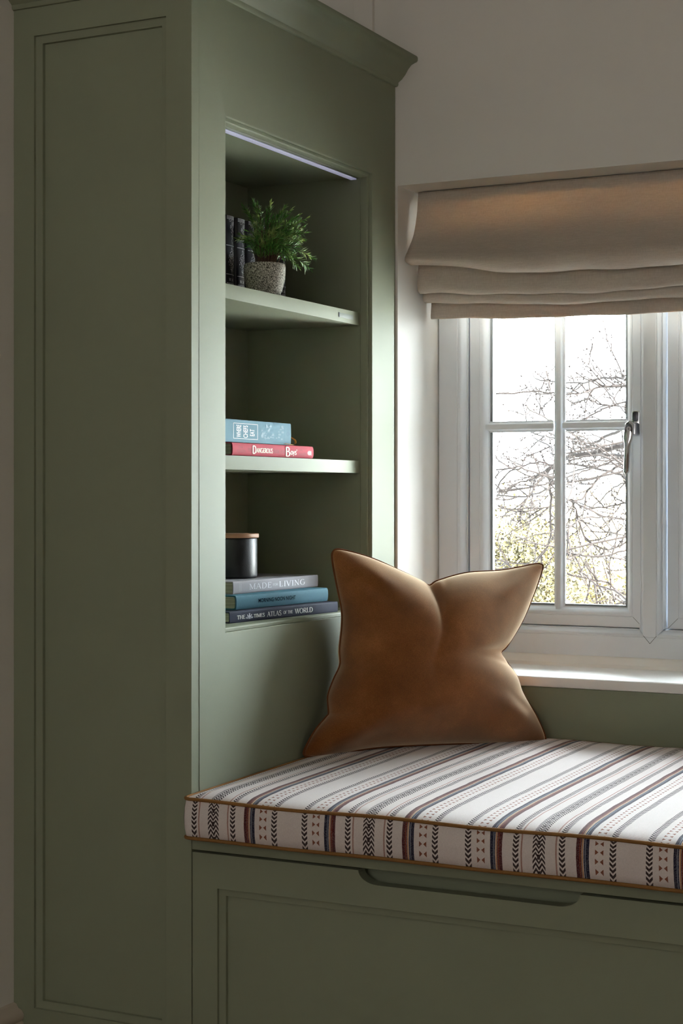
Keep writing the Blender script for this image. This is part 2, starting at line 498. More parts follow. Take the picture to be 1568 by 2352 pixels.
mb = MB().box(RX0 - 0.1, RX1 + 0.1, RY0 - 0.1, WY1, -0.1, 0.0)
build('floor', mb, 'room_floor', kind='structure')
mb = MB().box(RX0 - 0.1, RX1 + 0.1, RY0 - 0.1, WY1, CZ, CZ + 0.1)
build('ceiling', mb, 'ceiling_paint', kind='structure')
mb = MB().box(RX0 - 0.1, RX0, RY0, WY0, 0, CZ)
build('wall_left', mb, 'wall_plaster', kind='structure')
mb = MB().box(RX1, RX1 + 0.1, RY0, WY0, 0, CZ)
build('wall_right', mb, 'wall_plaster', kind='structure')
mb = MB().box(RX0 - 0.1, RX1 + 0.1, RY0 - 0.1, RY0, 0, CZ)
build('wall_front', mb, 'wall_plaster', kind='structure')
# window wall: one mesh with a hole through it
mb = MB()
U = [RX0 - 0.1, WX0, WX1, RX1 + 0.1]; V = [0.0, SZ, HZ, CZ]
for i in range(3):
    for j in range(3):
        if i == 1 and j == 1: continue
        for y, flip in ((WY0, 0), (WY1, 1)):
            q = [(U[i], y, V[j]), (U[i + 1], y, V[j]), (U[i + 1], y, V[j + 1]), (U[i], y, V[j + 1])]
            mb.add(q, [(0, 1, 2, 3)])
for a_, b_ in (((WX0, SZ), (WX0, HZ)), ((WX1, SZ), (WX1, HZ)), ((WX0, SZ), (WX1, SZ)), ((WX0, HZ), (WX1, HZ)),
               ((U[0], 0), (U[0], CZ)), ((U[3], 0), (U[3], CZ)), ((U[0], 0), (U[3], 0)), ((U[0], CZ), (U[3], CZ))):
    mb.add([(a_[0], WY0, a_[1]), (b_[0], WY0, b_[1]), (b_[0], WY1, b_[1]), (a_[0], WY1, a_[1])], [(0, 1, 2, 3)])
build('wall_back', mb, 'wall_plaster', smooth=False, kind='structure')
# boxed pipe run on the wall above the cupboard
mb = MB().box(-0.0755, -0.040, 0.640, 0.6485, 1.64, CZ)
build('trim_1', mb, 'wall_plaster', bevel=0.002, kind='structure')
# skirting along the left wall
prof = [(-0.296, 0.0), (-0.2765, 0.0), (-0.2765, 0.150), (-0.2775, 0.156), (-0.2805, 0.1585), (-0.2775, 0.163), (-0.2775, 0.168), (-0.281, 0.173), (-0.287, 0.1755), (-0.2905, 0.181), (-0.296, 0.1825)]
mb = MB().prism(prof, RY0, -0.0005, 1)
build('baseboard_left', mb, 'trim_paint', kind='structure')
# outside ground
mb = MB().box(-30, 20, 1.0, 40, -0.25, -0.2)
build('ground', mb, 'grass', kind='structure')

# ------------------------------------------------------------------ window
win = empty('window_1', (0.577, 0.83, 0.6), kind='structure')
def tow(off): return lambda u, w, d: (u, off + d, w)
FX0, FX1, FZ0, FZ1 = 0.0058, 1.1285, 0.6298, 1.4215
FY = 0.817
# fixed outer frame: wide flat face, rounded bead stepping back to the sashes
fp = [(0, 0.07), (0, 0), (0.0342, 0), (0.0348, 0.0009), (0.0354, 0.0009), (0.0360, 0.0003), (0.0375, 0.0012), (0.0412, 0.0062), (0.0438, 0.0118), (0.0450, 0.0170), (0.0454, 0.0186), (0.0462, 0.0186), (0.0468, 0.0200), (0.0470, 0.0225), (0.0470, 0.034), (0.0500, 0.036), (0.0500, 0.07)]
fpz = [(i, d) for i, d in fp]
mb = MB()
# bottom and top members carry the same section as the sides
mb.frame(FX0, FX1, FZ0, FZ1, [(i if i < 0.02 else i, d) for i, d in fp], tow(FY))
build('window_frame', mb, 'white_plastic', win, angle=50)
# mullion between the two sashes with its pointed foot
mp = [(-0.0205, 0.05), (-0.0205, 0.0085), (-0.0198, 0.0062), (-0.0183, 0.0062), (-0.0176, 0.0075), (-0.0145, 0.0045), (-0.0128, 0.0008), (-0.0120, 0.0), (-0.0105, -0.0006), (0.0100, -0.0006), (0.0105, 0.0), (0.0110, 0.0006), (0.0116, 0.0006), (0.0125, 0.0002), (0.0145, 0.003), (0.0185, 0.0075), (0.0193, 0.0062), (0.0203, 0.0062), (0.021, 0.0085), (0.021, 0.05)]
def foot(dx): return 0.6545 + abs(dx) * 1.12
top = FZ1 - 0.03
for MX in (0.38845, 0.7458):
    mb = MB()
    mb.loft([[(MX + a, FY + d, foot(a)) for a, d in mp], [(MX + a, FY + d, top) for a, d in mp]], True, True)
    build('mullion', mb, 'white_plastic', win, angle=50)
# lower trim between frame and sill board
mb = MB().prism([(0.8055, 0.6112), (0.8055, 0.6175), (0.8085, 0.6205), (0.8115, 0.6265), (0.8165, 0.6297), (0.835, 0.6297), (0.835, 0.6112)], FX0, FX1, 0)
build('frame_trim', mb, 'sill_paint', win)
# sashes; the third, out of view, is added to let in more light
SY = 0.8385
SZ0, SZ1 = 0.6785, 1.3735
sp = [(0, 0.03), (0, 0), (0.0176, 0), (0.0181, 0.0008), (0.0187, 0.0008), (0.0192, 0.0), (0.0208, 0.0008), (0.0248, 0.0045), (0.0282, 0.0098), (0.0298, 0.0135), (0.0304, 0.0145), (0.0316, 0.0145), (0.0322, 0.0160)]
gk = [(0.0319, 0.0156), (0.0340, 0.0168), (0.0358, 0.0182), (0.0358, 0.028)]
GY = SY + 0.0190
def bar_prof(): # half-width across, depth
    return [(-0.0098, 0.0), (-0.0098, -0.003), (-0.0088, -0.004), (-0.0074, -0.004), (-0.0066, -0.005), (-0.0052, -0.0085), (-0.0046, -0.0112), (-0.0036, -0.0118),
            (0.0036, -0.0118), (0.0046, -0.0112), (0.0052, -0.0085), (0.0066, -0.005), (0.0074, -0.004), (0.0088, -0.004), (0.0098, -0.003), (0.0098, 0.0)]
for si, (x0, x1) in enumerate(((0.0560, 0.3703), (0.4126, 0.7275), (0.7700, 1.0808))):
    mb = MB().frame(x0, x1, SZ0, SZ1, sp, tow(SY)).frame(x0, x1, SZ0, SZ1, gk, tow(SY), 1)
    sash = build('sash', mb, ['white_plastic', 'gasket'], win, angle=50)
    cxm = (x0 + x1) / 2 + 0.0040
    mb = MB().box(x0 + 0.031, x1 - 0.031, GY, GY + 0.004, SZ0 + 0.031, SZ1 - 0.031)
    build('pane', mb, 'window_glass', sash, smooth=False)
    cz = 1.0223
    bp = bar_prof()
    mb = MB(); z0, z1 = SZ0 + 0.0215, SZ1 - 0.0215
    mb.loft([[(cxm + a, GY + d, z0 + abs(a) * 0.8) for a, d in bp], [(cxm + a, GY + d, z1 - abs(a) * 0.8) for a, d in bp]])
    build('glazing_bar', mb, 'white_plastic', sash, angle=50)
    for xa, xb in ((x0 + 0.0215, cxm - 0.0048), (cxm + 0.0048, x1 - 0.0215)):
        mb = MB()
        mb.loft([[(xa + abs(a) * 0.8, GY + d, cz + a) for a, d in bp], [(xb - abs(a) * 0.8, GY + d, cz + a) for a, d in bp]])
        build('glazing_bar', mb, 'white_plastic', sash, angle=50)
    mb = MB()
    def joint(pts, y, w=0.00035):
        (ax, az), (bx, bz) = pts
        L = math.hypot(bx - ax, bz - az); nx_, nz_ = -(bz - az) / L * w, (bx - ax) / L * w
        mb.loft([[(px + sx_ * nx_, yy, pz + sx_ * nz_) for sx_, yy in ((1, y), (1, y + 0.001), (-1, y + 0.001), (-1, y))] for px, pz in ((ax, az), (bx, bz))])
    for xa, dx in ((x0, 1), (x1, -1)):
        for za, dz in ((SZ0, 1), (SZ1, -1)):
            joint(((xa, za), (xa + dx * 0.0176, za + dz * 0.0176)), SY - 0.00015)
    build('mitre_joint', mb, 'gasket', sash, smooth=False)
# hairline joints where each mullion foot is let into the bottom rail
mb = MB()
for MX in (0.38845, 0.7458):
    for sg in (1, -1):
        joint(((MX + sg * 0.0112, 0.6545 + 0.0112 * 1.12), (MX, 0.6541)), FY - 0.00075)
build('mitre_joint', mb, 'gasket', win, smooth=False)
# handle on the first sash
hd = MB()
def rrect(cx, cz, w, h, r, n=5):
    out = []
    for sx_, sz_, a0 in ((1, 1, 0), (-1, 1, 90), (-1, -1, 180), (1, -1, 270)):
        for k in range(n + 1):
            a = radians(a0 + 90 * k / n)
            out.append((cx + sx_ * (w / 2 - r) + r * cos(a), cz + sz_ * (h / 2 - r) + r * sin(a)))
    return out
def slab(mbx, cx, cz, w, h, r, ya, yb, mi=0, ch=0.001):
    P = lambda k, y: [(a, y, c) for a, c in rrect(cx, cz, w - 2 * k, h - 2 * k, max(r - k, 0.0003))]
    mbx.loft([P(0, ya), P(0, yb + ch), P(ch * .4, yb + ch * .3), P(ch, yb)], True, True, mi)
slab(hd, 0.3592, 1.0235, 0.0135, 0.042, 0.0045, SY + 0.001, SY - 0.006)
slab(hd, 0.3592, 1.0345, 0.0098, 0.017, 0.004, SY - 0.005, SY - 0.0068, 1, 0.0003)
handle = build('window_handle', hd, ['chrome', 'dark_metal'], win, angle=50)
nk = MB()
slab(nk, 0.3594, 1.0125, 0.0115, 0.0225, 0.003, SY - 0.005, SY - 0.027)
build('neck', nk, 'chrome', handle, angle=50)
lv = MB(); rings = []
for k in range(25):
    s_ = k / 24
    z = 1.0265 - 0.0895 * s_
    cx = 0.3568 - 0.0070 * s_
    if s_ < 0.09: w = 0.0165 * sqrt(1 - (1 - s_ / 0.09) ** 2 * 0.98)
    elif s_ < 0.3: w = 0.0165
    elif s_ < 0.5: w = 0.0165 - 0.0065 * (0.5 - 0.5 * cos(pi * (s_ - 0.3) / 0.2))
    else: w = 0.0100 - 0.0008 * (s_ - 0.5)
    if s_ > 0.95: w *= sqrt(max(1 - ((s_ - 0.95) / 0.05) ** 2, 0.04))
    dp = 0.0095 - 0.003 * s_
    yc = SY - 0.0285 - 0.004 * sin(pi * min(s_ * 1.1, 1))
    rings.append([(cx + w / 2 * (abs(cos(a)) ** 0.7 * (1 if cos(a) > 0 else -1)), yc + dp / 2 * (abs(sin(a)) ** 0.7 * (1 if sin(a) > 0 else -1)), z) for a in [2 * pi * q / 20 for q in range(20)]])
lv.loft(rings)
build('lever', lv, 'chrome', handle, angle=60)
lk = MB()
def disc(mbx, cx, cz, r, ya, yb, mi=0, rz=None):
    mbx.loft([[(cx + r * cos(2 * pi * k / 20), y, cz + (rz or r) * sin(2 * pi * k / 20)) for k in range(20)] for y in (ya, yb)], True, True, mi)
disc(lk, 0.3562, 1.0115, 0.0062, SY - 0.030, SY - 0.0352, 1, 0.0105)
disc(lk, 0.3562, 1.0125, 0.0042, SY - 0.035, SY - 0.0362, 0)
lk.box(0.3557, 0.3567, SY - 0.0366, SY - 0.036, 1.0105, 1.0148, 1)
build('lock_cylinder', lk, ['chrome', 'dark_metal'], handle, angle=50)

# sill board, held in the reveal
mb = MB()
sec = [(0.6300, 0.5975), (0.6300, 0.6075), (0.6308, 0.6098), (0.6330, 0.6112), (0.6370, 0.6115), (0.8300, 0.6115), (0.8300, 0.5945), (0.6330, 0.5945), (0.6308, 0.5955)]
mb.prism(sec, WX0 + 0.0004, WX1 - 0.0004, 0)
build('window_sill', mb, 'sill_paint', win)

# ------------------------------------------------------------------ bookcase
bc = empty('bookcase', (-0.148, 0.32, 0.0), label='tall sage green bookcase with open shelves and a moulded cornice, left of the window', cat='bookcase')
ZT = 1.592
# panelled end facing the room
toF = lambda u, w, d: (u, d, w)
PX0, PX1, PZ0, PZ1 = -0.2603, -0.0403, 0.1783, 1.5490
mb = MB()
mb.add([toF(-0.2955, 0, 0), toF(0, 0, 0), toF(0, ZT, 0), toF(-0.2955, ZT, 0), toF(PX0, PZ0, 0), toF(PX1, PZ0, 0), toF(PX1, PZ1, 0), toF(PX0, PZ1, 0)],
       [(0, 1, 5, 4), (1, 2, 6, 5), (2, 3, 7, 6), (3, 0, 4, 7)])
mb.add([(-0.2955, 0, 0), (0, 0, 0), (0, 0, ZT), (-0.2955, 0, ZT), (-0.2955, 0.0188, 0), (0, 0.0188, 0), (0, 0.0188, ZT), (-0.2955, 0.0188, ZT)],
       [(0, 1, 5, 4), (1, 2, 6, 5), (2, 3, 7, 6), (3, 0, 4, 7), (4, 5, 6, 7)])
build('end_frame', mb, 'sage_paint', bc, smooth=False)
mould = [(0, 0.0), (0.0004, 0.0042), (0.0025, 0.0052), (0.0085, 0.0058), (0.0105, 0.0062), (0.0112, 0.0115), (0.0112, 0.0125)]
mb = MB().frame(PX0, PX1, PZ0, PZ1, mould, toF)
build('panel_moulding', mb, 'sage_paint', bc, angle=25)
mb = MB().box(PX0 + 0.002, PX1 - 0.002, 0.0112, 0.0175, PZ0 + 0.002, PZ1 - 0.002)
build('end_panel', mb, 'sage_paint', bc, smooth=False)
# return face with the shelf opening
OY0, OY1, OZ0, OZ1 = 0.0893, 0.5569, 0.7104, 1.4279
SY0, SY1 = 0.0196, 0.6400
toR = lambda u, w, d: (-d, u, w)
mb = MB()
o4 = [(SY0, 0), (SY1, 0), (SY1, ZT), (SY0, ZT)]; i4 = [(OY0, OZ0), (OY1, OZ0), (OY1, OZ1), (OY0, OZ1)]
for d in (0.0, 0.018):
    mb.add([toR(u, w, d) for u, w in o4 + i4], [(0, 1, 5, 4), (1, 2, 6, 5), (2, 3, 7, 6), (3, 0, 4, 7)])
mb.add([toR(u, w, d) for d in (0.0, 0.018) for u, w in i4], [(0, 1, 5, 4), (1, 2, 6, 5), (2, 3, 7, 6), (3, 0, 4, 7)])
mb.add([toR(u, w, d) for d in (0.0, 0.018) for u, w in o4], [(0, 1, 5, 4), (1, 2, 6, 5), (2, 3, 7, 6), (3, 0, 4, 7)])
build('face_frame', mb, 'sage_paint', bc, bevel=0.0011, smooth=True)
bead = [(0, 0.018), (0, 0.0062), (0.0008, 0.0055), (0.0045, 0.0052), (0.0056, 0.0058), (0.0062, 0.0068), (0.0064, 0.0080), (0.0064, 0.018)]
mb = MB().frame(OY0, OY1, OZ0, OZ1, bead, toR)
build('opening_bead', mb, 'sage_paint', bc, angle=30)
# scribe strip against the window wall
mb = MB().box(-0.012, -0.0015, 0.6405, 0.6488, 0.0, 1.588)
build('scribe_strip', mb, 'sage_paint', bc, smooth=False)
# interior
IY0, IY1, IX = 0.0957, 0.5505, -0.231
IZ0, IZ1 = 0.7168, 1.4215
build('back_panel', MB().box(-0.240, IX, IY0 - 0.015, IY1 + 0.015, 0.70, 1.44), 'sage_paint', bc, smooth=False)
build('side_panel', MB().box(IX, -0.0185, IY0 - 0.015, IY0, 0.70, 1.44), 'sage_paint', bc, smooth=False)
build('side_panel', MB().box(IX, -0.0185, IY1, IY1 + 0.015, 0.70, 1.44), 'sage_paint', bc, smooth=False)
build('top_panel', MB().box(IX, -0.0185, IY0, IY1, IZ1, 1.44), 'sage_paint', bc, smooth=False)
build('bottom_panel', MB().box(IX, -0.0185, IY0, IY1, 0.70, IZ0), 'sage_paint', bc, smooth=False)
for zt, th in ((1.2007, 0.0212), (0.9582, 0.0203)):
    sh = build('shelf', MB().box(IX, -0.0198, IY0, IY1, zt - th, zt), 'sage_paint', bc, bevel=0.0008)
    if zt > 1.1: upper = sh
mb = MB().box(-0.0202, -0.0192, 0.4770, 0.5265, 1.1866, 1.1937)
build('touch_switch', mb, 'switch_grey', upper, bevel=0.0003, label='slim flush switch plate let into the shelf edge')
mb = MB().box(-0.0200, -0.0190, 0.4744, 0.4768, 1.1864, 1.1939)
build('switch_slot', mb, 'dark_metal', upper, smooth=False)
mb = MB().box(-0.0375, -0.0215, IY0, IY1 - 0.001, 1.4192, 1.4215)
led = build('led_strip', mb, 'chrome', bc, smooth=False, label='slim recessed light strip under the top of the opening')
mb = MB().box(-0.0345, -0.0245, IY0 + 0.001, IY1 - 0.002, 1.4182, 1.4195)
build('diffuser', mb, 'led_diffuser', led, bevel=0.0004)
# cornice, mitred round the corner
cp = [(-0.012, 1.5885), (0.0000, 1.5885), (0.0030, 1.5892), (0.0046, 1.5915), (0.0046, 1.5955), (0.0062, 1.5968), (0.0115, 1.6005), (0.0175, 1.6075), (0.0225, 1.6155), (0.0285, 1.6222), (0.0350, 1.6252), (0.0385, 1.6262), (0.0402, 1.6285), (0.0402, 1.6335), (0.0385, 1.6362), (0.0350, 1.6370), (-0.012, 1.6370)]
mb = MB()
mb.loft([[(-0.2957, -o_, z) for o_, z in cp], [(o_, -o_, z) for o_, z in cp], [(o_, 0.6487, z) for o_, z in cp]])
build('cornice', mb, 'sage_paint', bc, angle=40)
build('top_board', MB().box(-0.2955, -0.013, 0.013, 0.6485, 1.615, 1.633), 'sage_paint', bc, smooth=False)
build('side_panel', MB().box(-0.2955, -0.280, 0.0196, 0.6485, 0, 1.612), 'sage_paint', bc, smooth=False)

# ------------------------------------------------------------------ window seat
ws = empty('window_seat', (0.577, 0.32, 0.0), label='sage green built-in window seat with drawers below the striped cushion', cat='bench')
build('seat_board', MB().box(0.0006, 1.1310, 0.0004, 0.6485, 0.4270, 0.4455), 'sage_paint', ws, bevel=0.0008)
build('trim_2', MB().box(0.0006, 1.1310, 0.6400, 0.6488, 0.4458, 0.5935), 'sage_paint', smooth=False, kind='structure')   # painted panel under the sill
DZ0, DZ1, QZ0, QZ1 = 0.075, 0.4238, 0.115, 0.3785
def sc(n, x0, x1, z0, z1):
    up = z1 > z0
    return [(x0 + (x1 - x0) * (sin(pi / 2 * k / n) if up else 1 - cos(pi / 2 * k / n)), z0 + (z1 - z0) * (1 - cos(pi / 2 * k / n) if up else sin(pi / 2 * k / n))) for k in range(n + 1)]
# drawer fronts: frame outline with a scooped finger pull in the top edge
for DX0, DX1, h0, h1 in ((0.0016, 0.7930, 0.2490, 0.5445), (0.7950, 1.1300, 0.880, 1.060)):
    QX0, QX1 = DX0 + 0.0387, DX1 - 0.0387
    scoop = sc(8, h0, h0 + 0.0275, DZ1, 0.4072) + sc(8, h1 - 0.0275, h1, 0.4072, DZ1)
    mb = MB()
    mb.prism([(DX0, QZ1), (DX1, QZ1), (DX1, DZ1)] + scoop[::-1] + [(DX0, DZ1)], 0.0, 0.019, 1)
    mb.box(DX0, DX1, 0, 0.019, DZ0, QZ0).box(DX0, QX0, 0, 0.019, QZ0, QZ1).box(QX1, DX1, 0, 0.019, QZ0, QZ1)
    dr = build('drawer', mb, 'sage_paint', ws, smooth=False)
    mb = MB().frame(QX0, QX1, QZ0, QZ1, [(0, 0.0), (0.0003, 0.0040), (0.0015, 0.0046), (0.0078, 0.0052), (0.0098, 0.0056), (0.0104, 0.0105), (0.0104, 0.0115)], toF)
    build('panel_moulding', mb, 'sage_paint', dr, angle=25)
    build('drawer_panel', MB().box(QX0 + 0.002, QX1 - 0.002, 0.0102, 0.0175, QZ0 + 0.002, QZ1 - 0.002), 'sage_paint', dr, smooth=False)
    build('drawer_box', MB().box(DX0 + 0.02, DX1 - 0.02, 0.034, 0.55, 0.09, 0.4215), 'sage_paint', dr, smooth=False)
build('plinth', MB().box(0.0016, 1.1300, 0.012, 0.03, 0.0, 0.073), 'sage_paint', ws, smooth=False)
build('side_panel', MB().box(1.112, 1.1300, 0.0205, 0.64, 0.0, 0.4268), 'sage_paint', ws, smooth=False)

# ------------------------------------------------------------------ seat cushion
cu = empty('seat_cushion', (0.397, 0.31, 0.446), label='long striped woven seat cushion with ochre piping on the window seat', cat='cushion')
CX0, CX1, CY0, CY1 = 0.0034, 1.1280, -0.0265, 0.6385
CB, CT = 0.4475, 0.4985
def tilt(y): return 0.010 * max(0, min(1, (y - CY0) / (CY1 - CY0)))
def rr(ins, rad, z, fz=None, n=7, ms=34):
    """rounded rectangle loop with evenly split sides"""
    x0, x1, y0, y1 = CX0 + ins, CX1 - ins, CY0 + ins, CY1 - ins
    r = max(rad - ins, 0.0004); out = []
    cs = [((x0 + r, y0 + r), 180), ((x1 - r, y0 + r), 270), ((x1 - r, y1 - r), 0), ((x0 + r, y1 - r), 90)]
    for q in range(4):
        (ax, ay), a0 = cs[q]
        for k in range(n): a = radians(a0 + 90 * k / (n - 1)); out.append((ax + r * cos(a), ay + r * sin(a)))
        (nx_, ny_), b0 = cs[(q + 1) % 4]
        p = out[-1]; b = (nx_ + r * cos(radians(b0)), ny_ + r * sin(radians(b0)))
        for k in range(1, ms): out.append((p[0] + (b[0] - p[0]) * k / ms, p[1] + (b[1] - p[1]) * k / ms))
    res = []
    for x, y in out:
        zz = z + (tilt(y) if z > 0.47 else 0) + 0.0011 * sin(x * 23 + 1) * (1 if z > 0.47 else 0.4)
        res.append((x, y, zz))
    return res
mb = MB()
loops = [rr(0.30, 0.011, CB), rr(0.05, 0.011, CB), rr(0.004, 0.011, CB), rr(0.0, 0.011, CB + 0.0015), rr(-0.0022, 0.011, CB + 0.012), rr(-0.0032, 0.011, CB + 0.026),
         rr(-0.0022, 0.011, CT - 0.012), rr(0.0, 0.011, CT - 0.0015), rr(0.004, 0.011, CT + 0.0015), rr(0.011, 0.011, CT + 0.0038), rr(0.022, 0.011, CT + 0.006), rr(0.04, 0.011, CT + 0.0078), rr(0.075, 0.011, CT + 0.0092), rr(0.14, 0.011, CT + 0.010), rr(0.24, 0.011, CT + 0.0102)]
YM = (CY0 + CY1) / 2
loops.append([(min(max(x, CX0 + 0.33), CX1 - 0.33), YM, CT + 0.0102 + tilt(YM) + 0.0011 * sin(min(max(x, CX0 + 0.33), CX1 - 0.33) * 23 + 1)) for x, y, z in loops[-1]])
mb.loft(loops, True, False)
mb.f.append(tuple(range(len(loops[0]) - 1, -1, -1))); mb.m.append(0)
# object axes must stay world axes for the weave: the root is only translated
cush = build('cover', mb, 'striped_weave', cu, angle=80)
for nm, zz in (('piping', CT), ('piping', CB)):
    lp = [(x, y, z + 0.0002) for x, y, z in rr(-0.0006, 0.011, zz)]
    build(nm, MB().tube(lp, 0.0024, 8, closed=True), 'ochre_piping', cu, angle=80)

# ------------------------------------------------------------------ roman blind
rb = empty('roman_blind', (0.577, 0.72, 1.40), label='oatmeal linen roman blind gathered in soft folds at the top of the window', cat='blind')
BX0, BX1 = 0.0115, 1.1210
def ss(t): t = max(0, min(1, t)); return t * t * (3 - 2 * t)
def blind_sheet(name, prof, sag, wav, x0=BX0, x1=BX1, seed=0, thick=0.0016, nx=120):
    """profile points are (y, z, how far the point follows the sag)"""
    P = smoothpath(prof, 6)
    rings = []
    for i in range(nx + 1):
        x = x0 + (x1 - x0) * i / nx
        e = min(x - x0, x1 - x)
        s_ = -sag * ss(e / 0.25) + wav * sin(x * 26 + seed) * ss(e / 0.08) + wav * 0.5 * sin(x * 61 + seed * 2)
        yb = wav * 0.9 * sin(x * 17 + seed * 1.7)
        rings.append([(x, p[0] + yb * p[2], p[1] + s_ * p[2]) for p in P])
    mb = MB().loft(rings, False, False)
    o = build(name, mb, 'linen', rb, angle=180)
    sm = o.modifiers.new('solidify', 'SOLIDIFY'); sm.thickness = thick; sm.offset = 0
    return o
blind_sheet('fold', [(0.7150, 1.4208, 0), (0.7094, 1.384, .05), (0.6960, 1.346, .15), (0.6740, 1.3180, .3), (0.6625, 1.3055, .42), (0.6598, 1.2990, .5), (0.6640, 1.2950, .7), (0.6745, 1.2930, .92), (0.6860, 1.2925, 1), (0.6940, 1.2950, 1), (0.7000, 1.3030, .9), (0.7040, 1.3180, .6)], 0.026, 0.0014, seed=0.4)
blind_sheet('fold', [(0.7185, 1.3180, 0), (0.7135, 1.2900, .2), (0.7105, 1.2720, .35), (0.7103, 1.2600, .5), (0.7140, 1.2525, .85), (0.7215, 1.2490, 1), (0.7275, 1.2510, 1), (0.7300, 1.2600, .9), (0.7305, 1.30, .4)], 0.0135, 0.0016, x0=BX0 + 0.0008, x1=BX1 - 0.001, seed=2.1)
blind_sheet('fold', [(0.7370, 1.2850, 0), (0.7335, 1.2560, .4), (0.7325, 1.2440, .6), (0.7345, 1.2380, .9), (0.7400, 1.2350, 1), (0.7455, 1.2375, 1), (0.7475, 1.27, .5)], 0.013, 0.0010, x0=BX0 + 0.0006, x1=BX1 - 0.001, seed=3.3)
blind_sheet('hem', [(0.7660, 1.2850, 0), (0.7680, 1.2400, .5), (0.7660, 1.2240, .8), (0.7645, 1.2130, 1), (0.7660, 1.2095, 1), (0.7705, 1.2105, 1), (0.7725, 1.2180, 1), (0.7725, 1.28, .4)], 0.008, 0.0009, x0=BX0 + 0.0012, x1=BX1 - 0.002, seed=1.0)
build('lining', MB().box(BX0 + 0.003, BX1 - 0.003, 0.7735, 0.7745, 1.262, 1.335), 'linen', rb, smooth=False)
build('headrail', MB().box(BX0 + 0.002, BX1 - 0.002, 0.7175, 0.7395, 1.4005, 1.4200), 'sill_paint', rb, smooth=False)

# ------------------------------------------------------------------ throw pillow
th = radians(11.0)
PB = Vector((0.009, 0.306, 0.5105))
e1 = Vector((0.6957, 0.7184, 0)); nh = Vector((-0.7184, 0.6957, 0))
e2 = (nh * sin(th) + Vector((0, 0, cos(th)))).normalized(); en = e1.cross(e2).normalized()
bottom = [(0.0001, 0.0001), (0.0206, -0.0023), (0.0624, 0.0015), (0.0978, 0.0060), (0.1403, 0.0078), (0.2121, 0.0074), (0.285, 0.0055), (0.3515, 0.0012), (0.3851, -0.0018), (0.3981, -0.0004)]
right = [(0.3981, -0.0004), (0.3979, 0.014), (0.3856, 0.0452), (0.3661, 0.0803), (0.3579, 0.1066), (0.3406, 0.1327), (0.3341, 0.1453), (0.3465, 0.1566), (0.3765, 0.196), (0.404, 0.2459), (0.4195, 0.2795), (0.4177, 0.2852)]
topc = [(0.0651, 0.3099), (0.076, 0.3132), (0.1252, 0.2996), (0.1744, 0.2776), (0.2062, 0.262), (0.2203, 0.2542), (0.2356, 0.2615), (0.2849, 0.2731), (0.3456, 0.2764), (0.3843, 0.2822), (0.4077, 0.2861), (0.4177, 0.2852)]
left = [(0.0001, 0.0001), (-0.0008, 0.0079), (0.0175, 0.0362), (0.0375, 0.0569), (0.0418, 0.0632), (0.0423, 0.0882), (0.053, 0.1129), (0.0649, 0.135), (0.0658, 0.1583), (0.0715, 0.1915), (0.0732, 0.217), (0.0689, 0.2481), (0.064, 0.282), (0.0625, 0.3031), (0.0651, 0.3099)]
NP = 96
cv = {k: resample(smoothpath([(a, c, 0) for a, c in v], 8), NP + 1) for k, v in dict(b=bottom, r=right, t=topc, l=left).items()}
def coons(i, j):
    u, v = i / NP, j / NP
    Bc, Tc, Lc, Rc = cv['b'][i], cv['t'][i], cv['l'][j], cv['r'][j]
    return (Bc * (1 - v) + Tc * v + Lc * (1 - u) + Rc * u
            - (cv['b'][0] * (1 - u) * (1 - v) + cv['b'][NP] * u * (1 - v) + cv['t'][0] * (1 - u) * v + cv['t'][NP] * u * v))
NT_U, NT_V = 0.46, 0.52        # where the chop in the top edge and in the right edge sit
def puff(u, v, side):
    a = max(0, 1 - abs(2 * u - 1) ** 2.6); c = max(0, 1 - abs(2 * v - 1) ** 2.6)
    h = (a ** 0.66) * (c ** 0.66)
    h *= 0.93 + 0.10 * sin(3.1 * u + 1.0) * sin(2.6 * v + 0.4)
    # creases running in from the two chopped edges, and folds out to the corners
    cr = 0.52 * math.exp(-((u - NT_U) / 0.024) ** 2) * math.exp(-(1 - v) / 0.13)
    cr += 0.14 * math.exp(-((u - NT_U - 0.01) / 0.07) ** 2) * math.exp(-(1 - v) / 0.25)
    cr += 0.55 * math.exp(-((v - NT_V) / 0.022) ** 2) * math.exp(-(1 - u) / 0.09)
    cr += 0.22 * math.exp(-((v - NT_V + 0.10 - (1 - u) * .3) / 0.02) ** 2) * math.exp(-(1 - u) / 0.06)
    cr += 0.20 * math.exp(-((u - NT_U - 0.07 + (1 - v) * .35) / 0.018) ** 2) * math.exp(-(1 - v) / 0.07)
    cr += 0.16 * math.exp(-((v - NT_V + 0.05) / 0.07) ** 2) * math.exp(-(1 - u) / 0.2)
    for cu_, cv_, dx, dy, w in ((0, 1, 1, -0.7, 0.05), (1, 1, -1, -0.8, 0.05), (1, 0, -0.8, 1.0, 0.05), (0, 0, 1, 0.5, 0.06)):
        L = sqrt(dx * dx + dy * dy); qx, qy = u - cu_, v - cv_
        along = (qx * dx + qy * dy) / L; across = (qx * dy - qy * dx) / L
        if along > 0: cr -= 0.10 * math.exp(-(across / w) ** 2) * math.exp(-((along - 0.17) / 0.10) ** 2)
        if along > 0: cr += 0.09 * math.exp(-((across - 0.075) / 0.04) ** 2) * math.exp(-((along - 0.16) / 0.10) ** 2)
    T = 0.084 if side > 0 else 0.098
    fl = 0.0016 * sin(u * 9 + v * 4) + 0.0013 * sin(v * 13 - u * 5)
    return side * (T * h * (1 - cr) + fl * min(1, h * 2)) + side * 0.0004
pil = empty('throw_pillow', (0.147, 0.45, 0.508), label='rust velvet throw pillow with a chopped top leaning in the corner of the seat', cat='pillow')
mb = MB(); vs = []; idx = {}
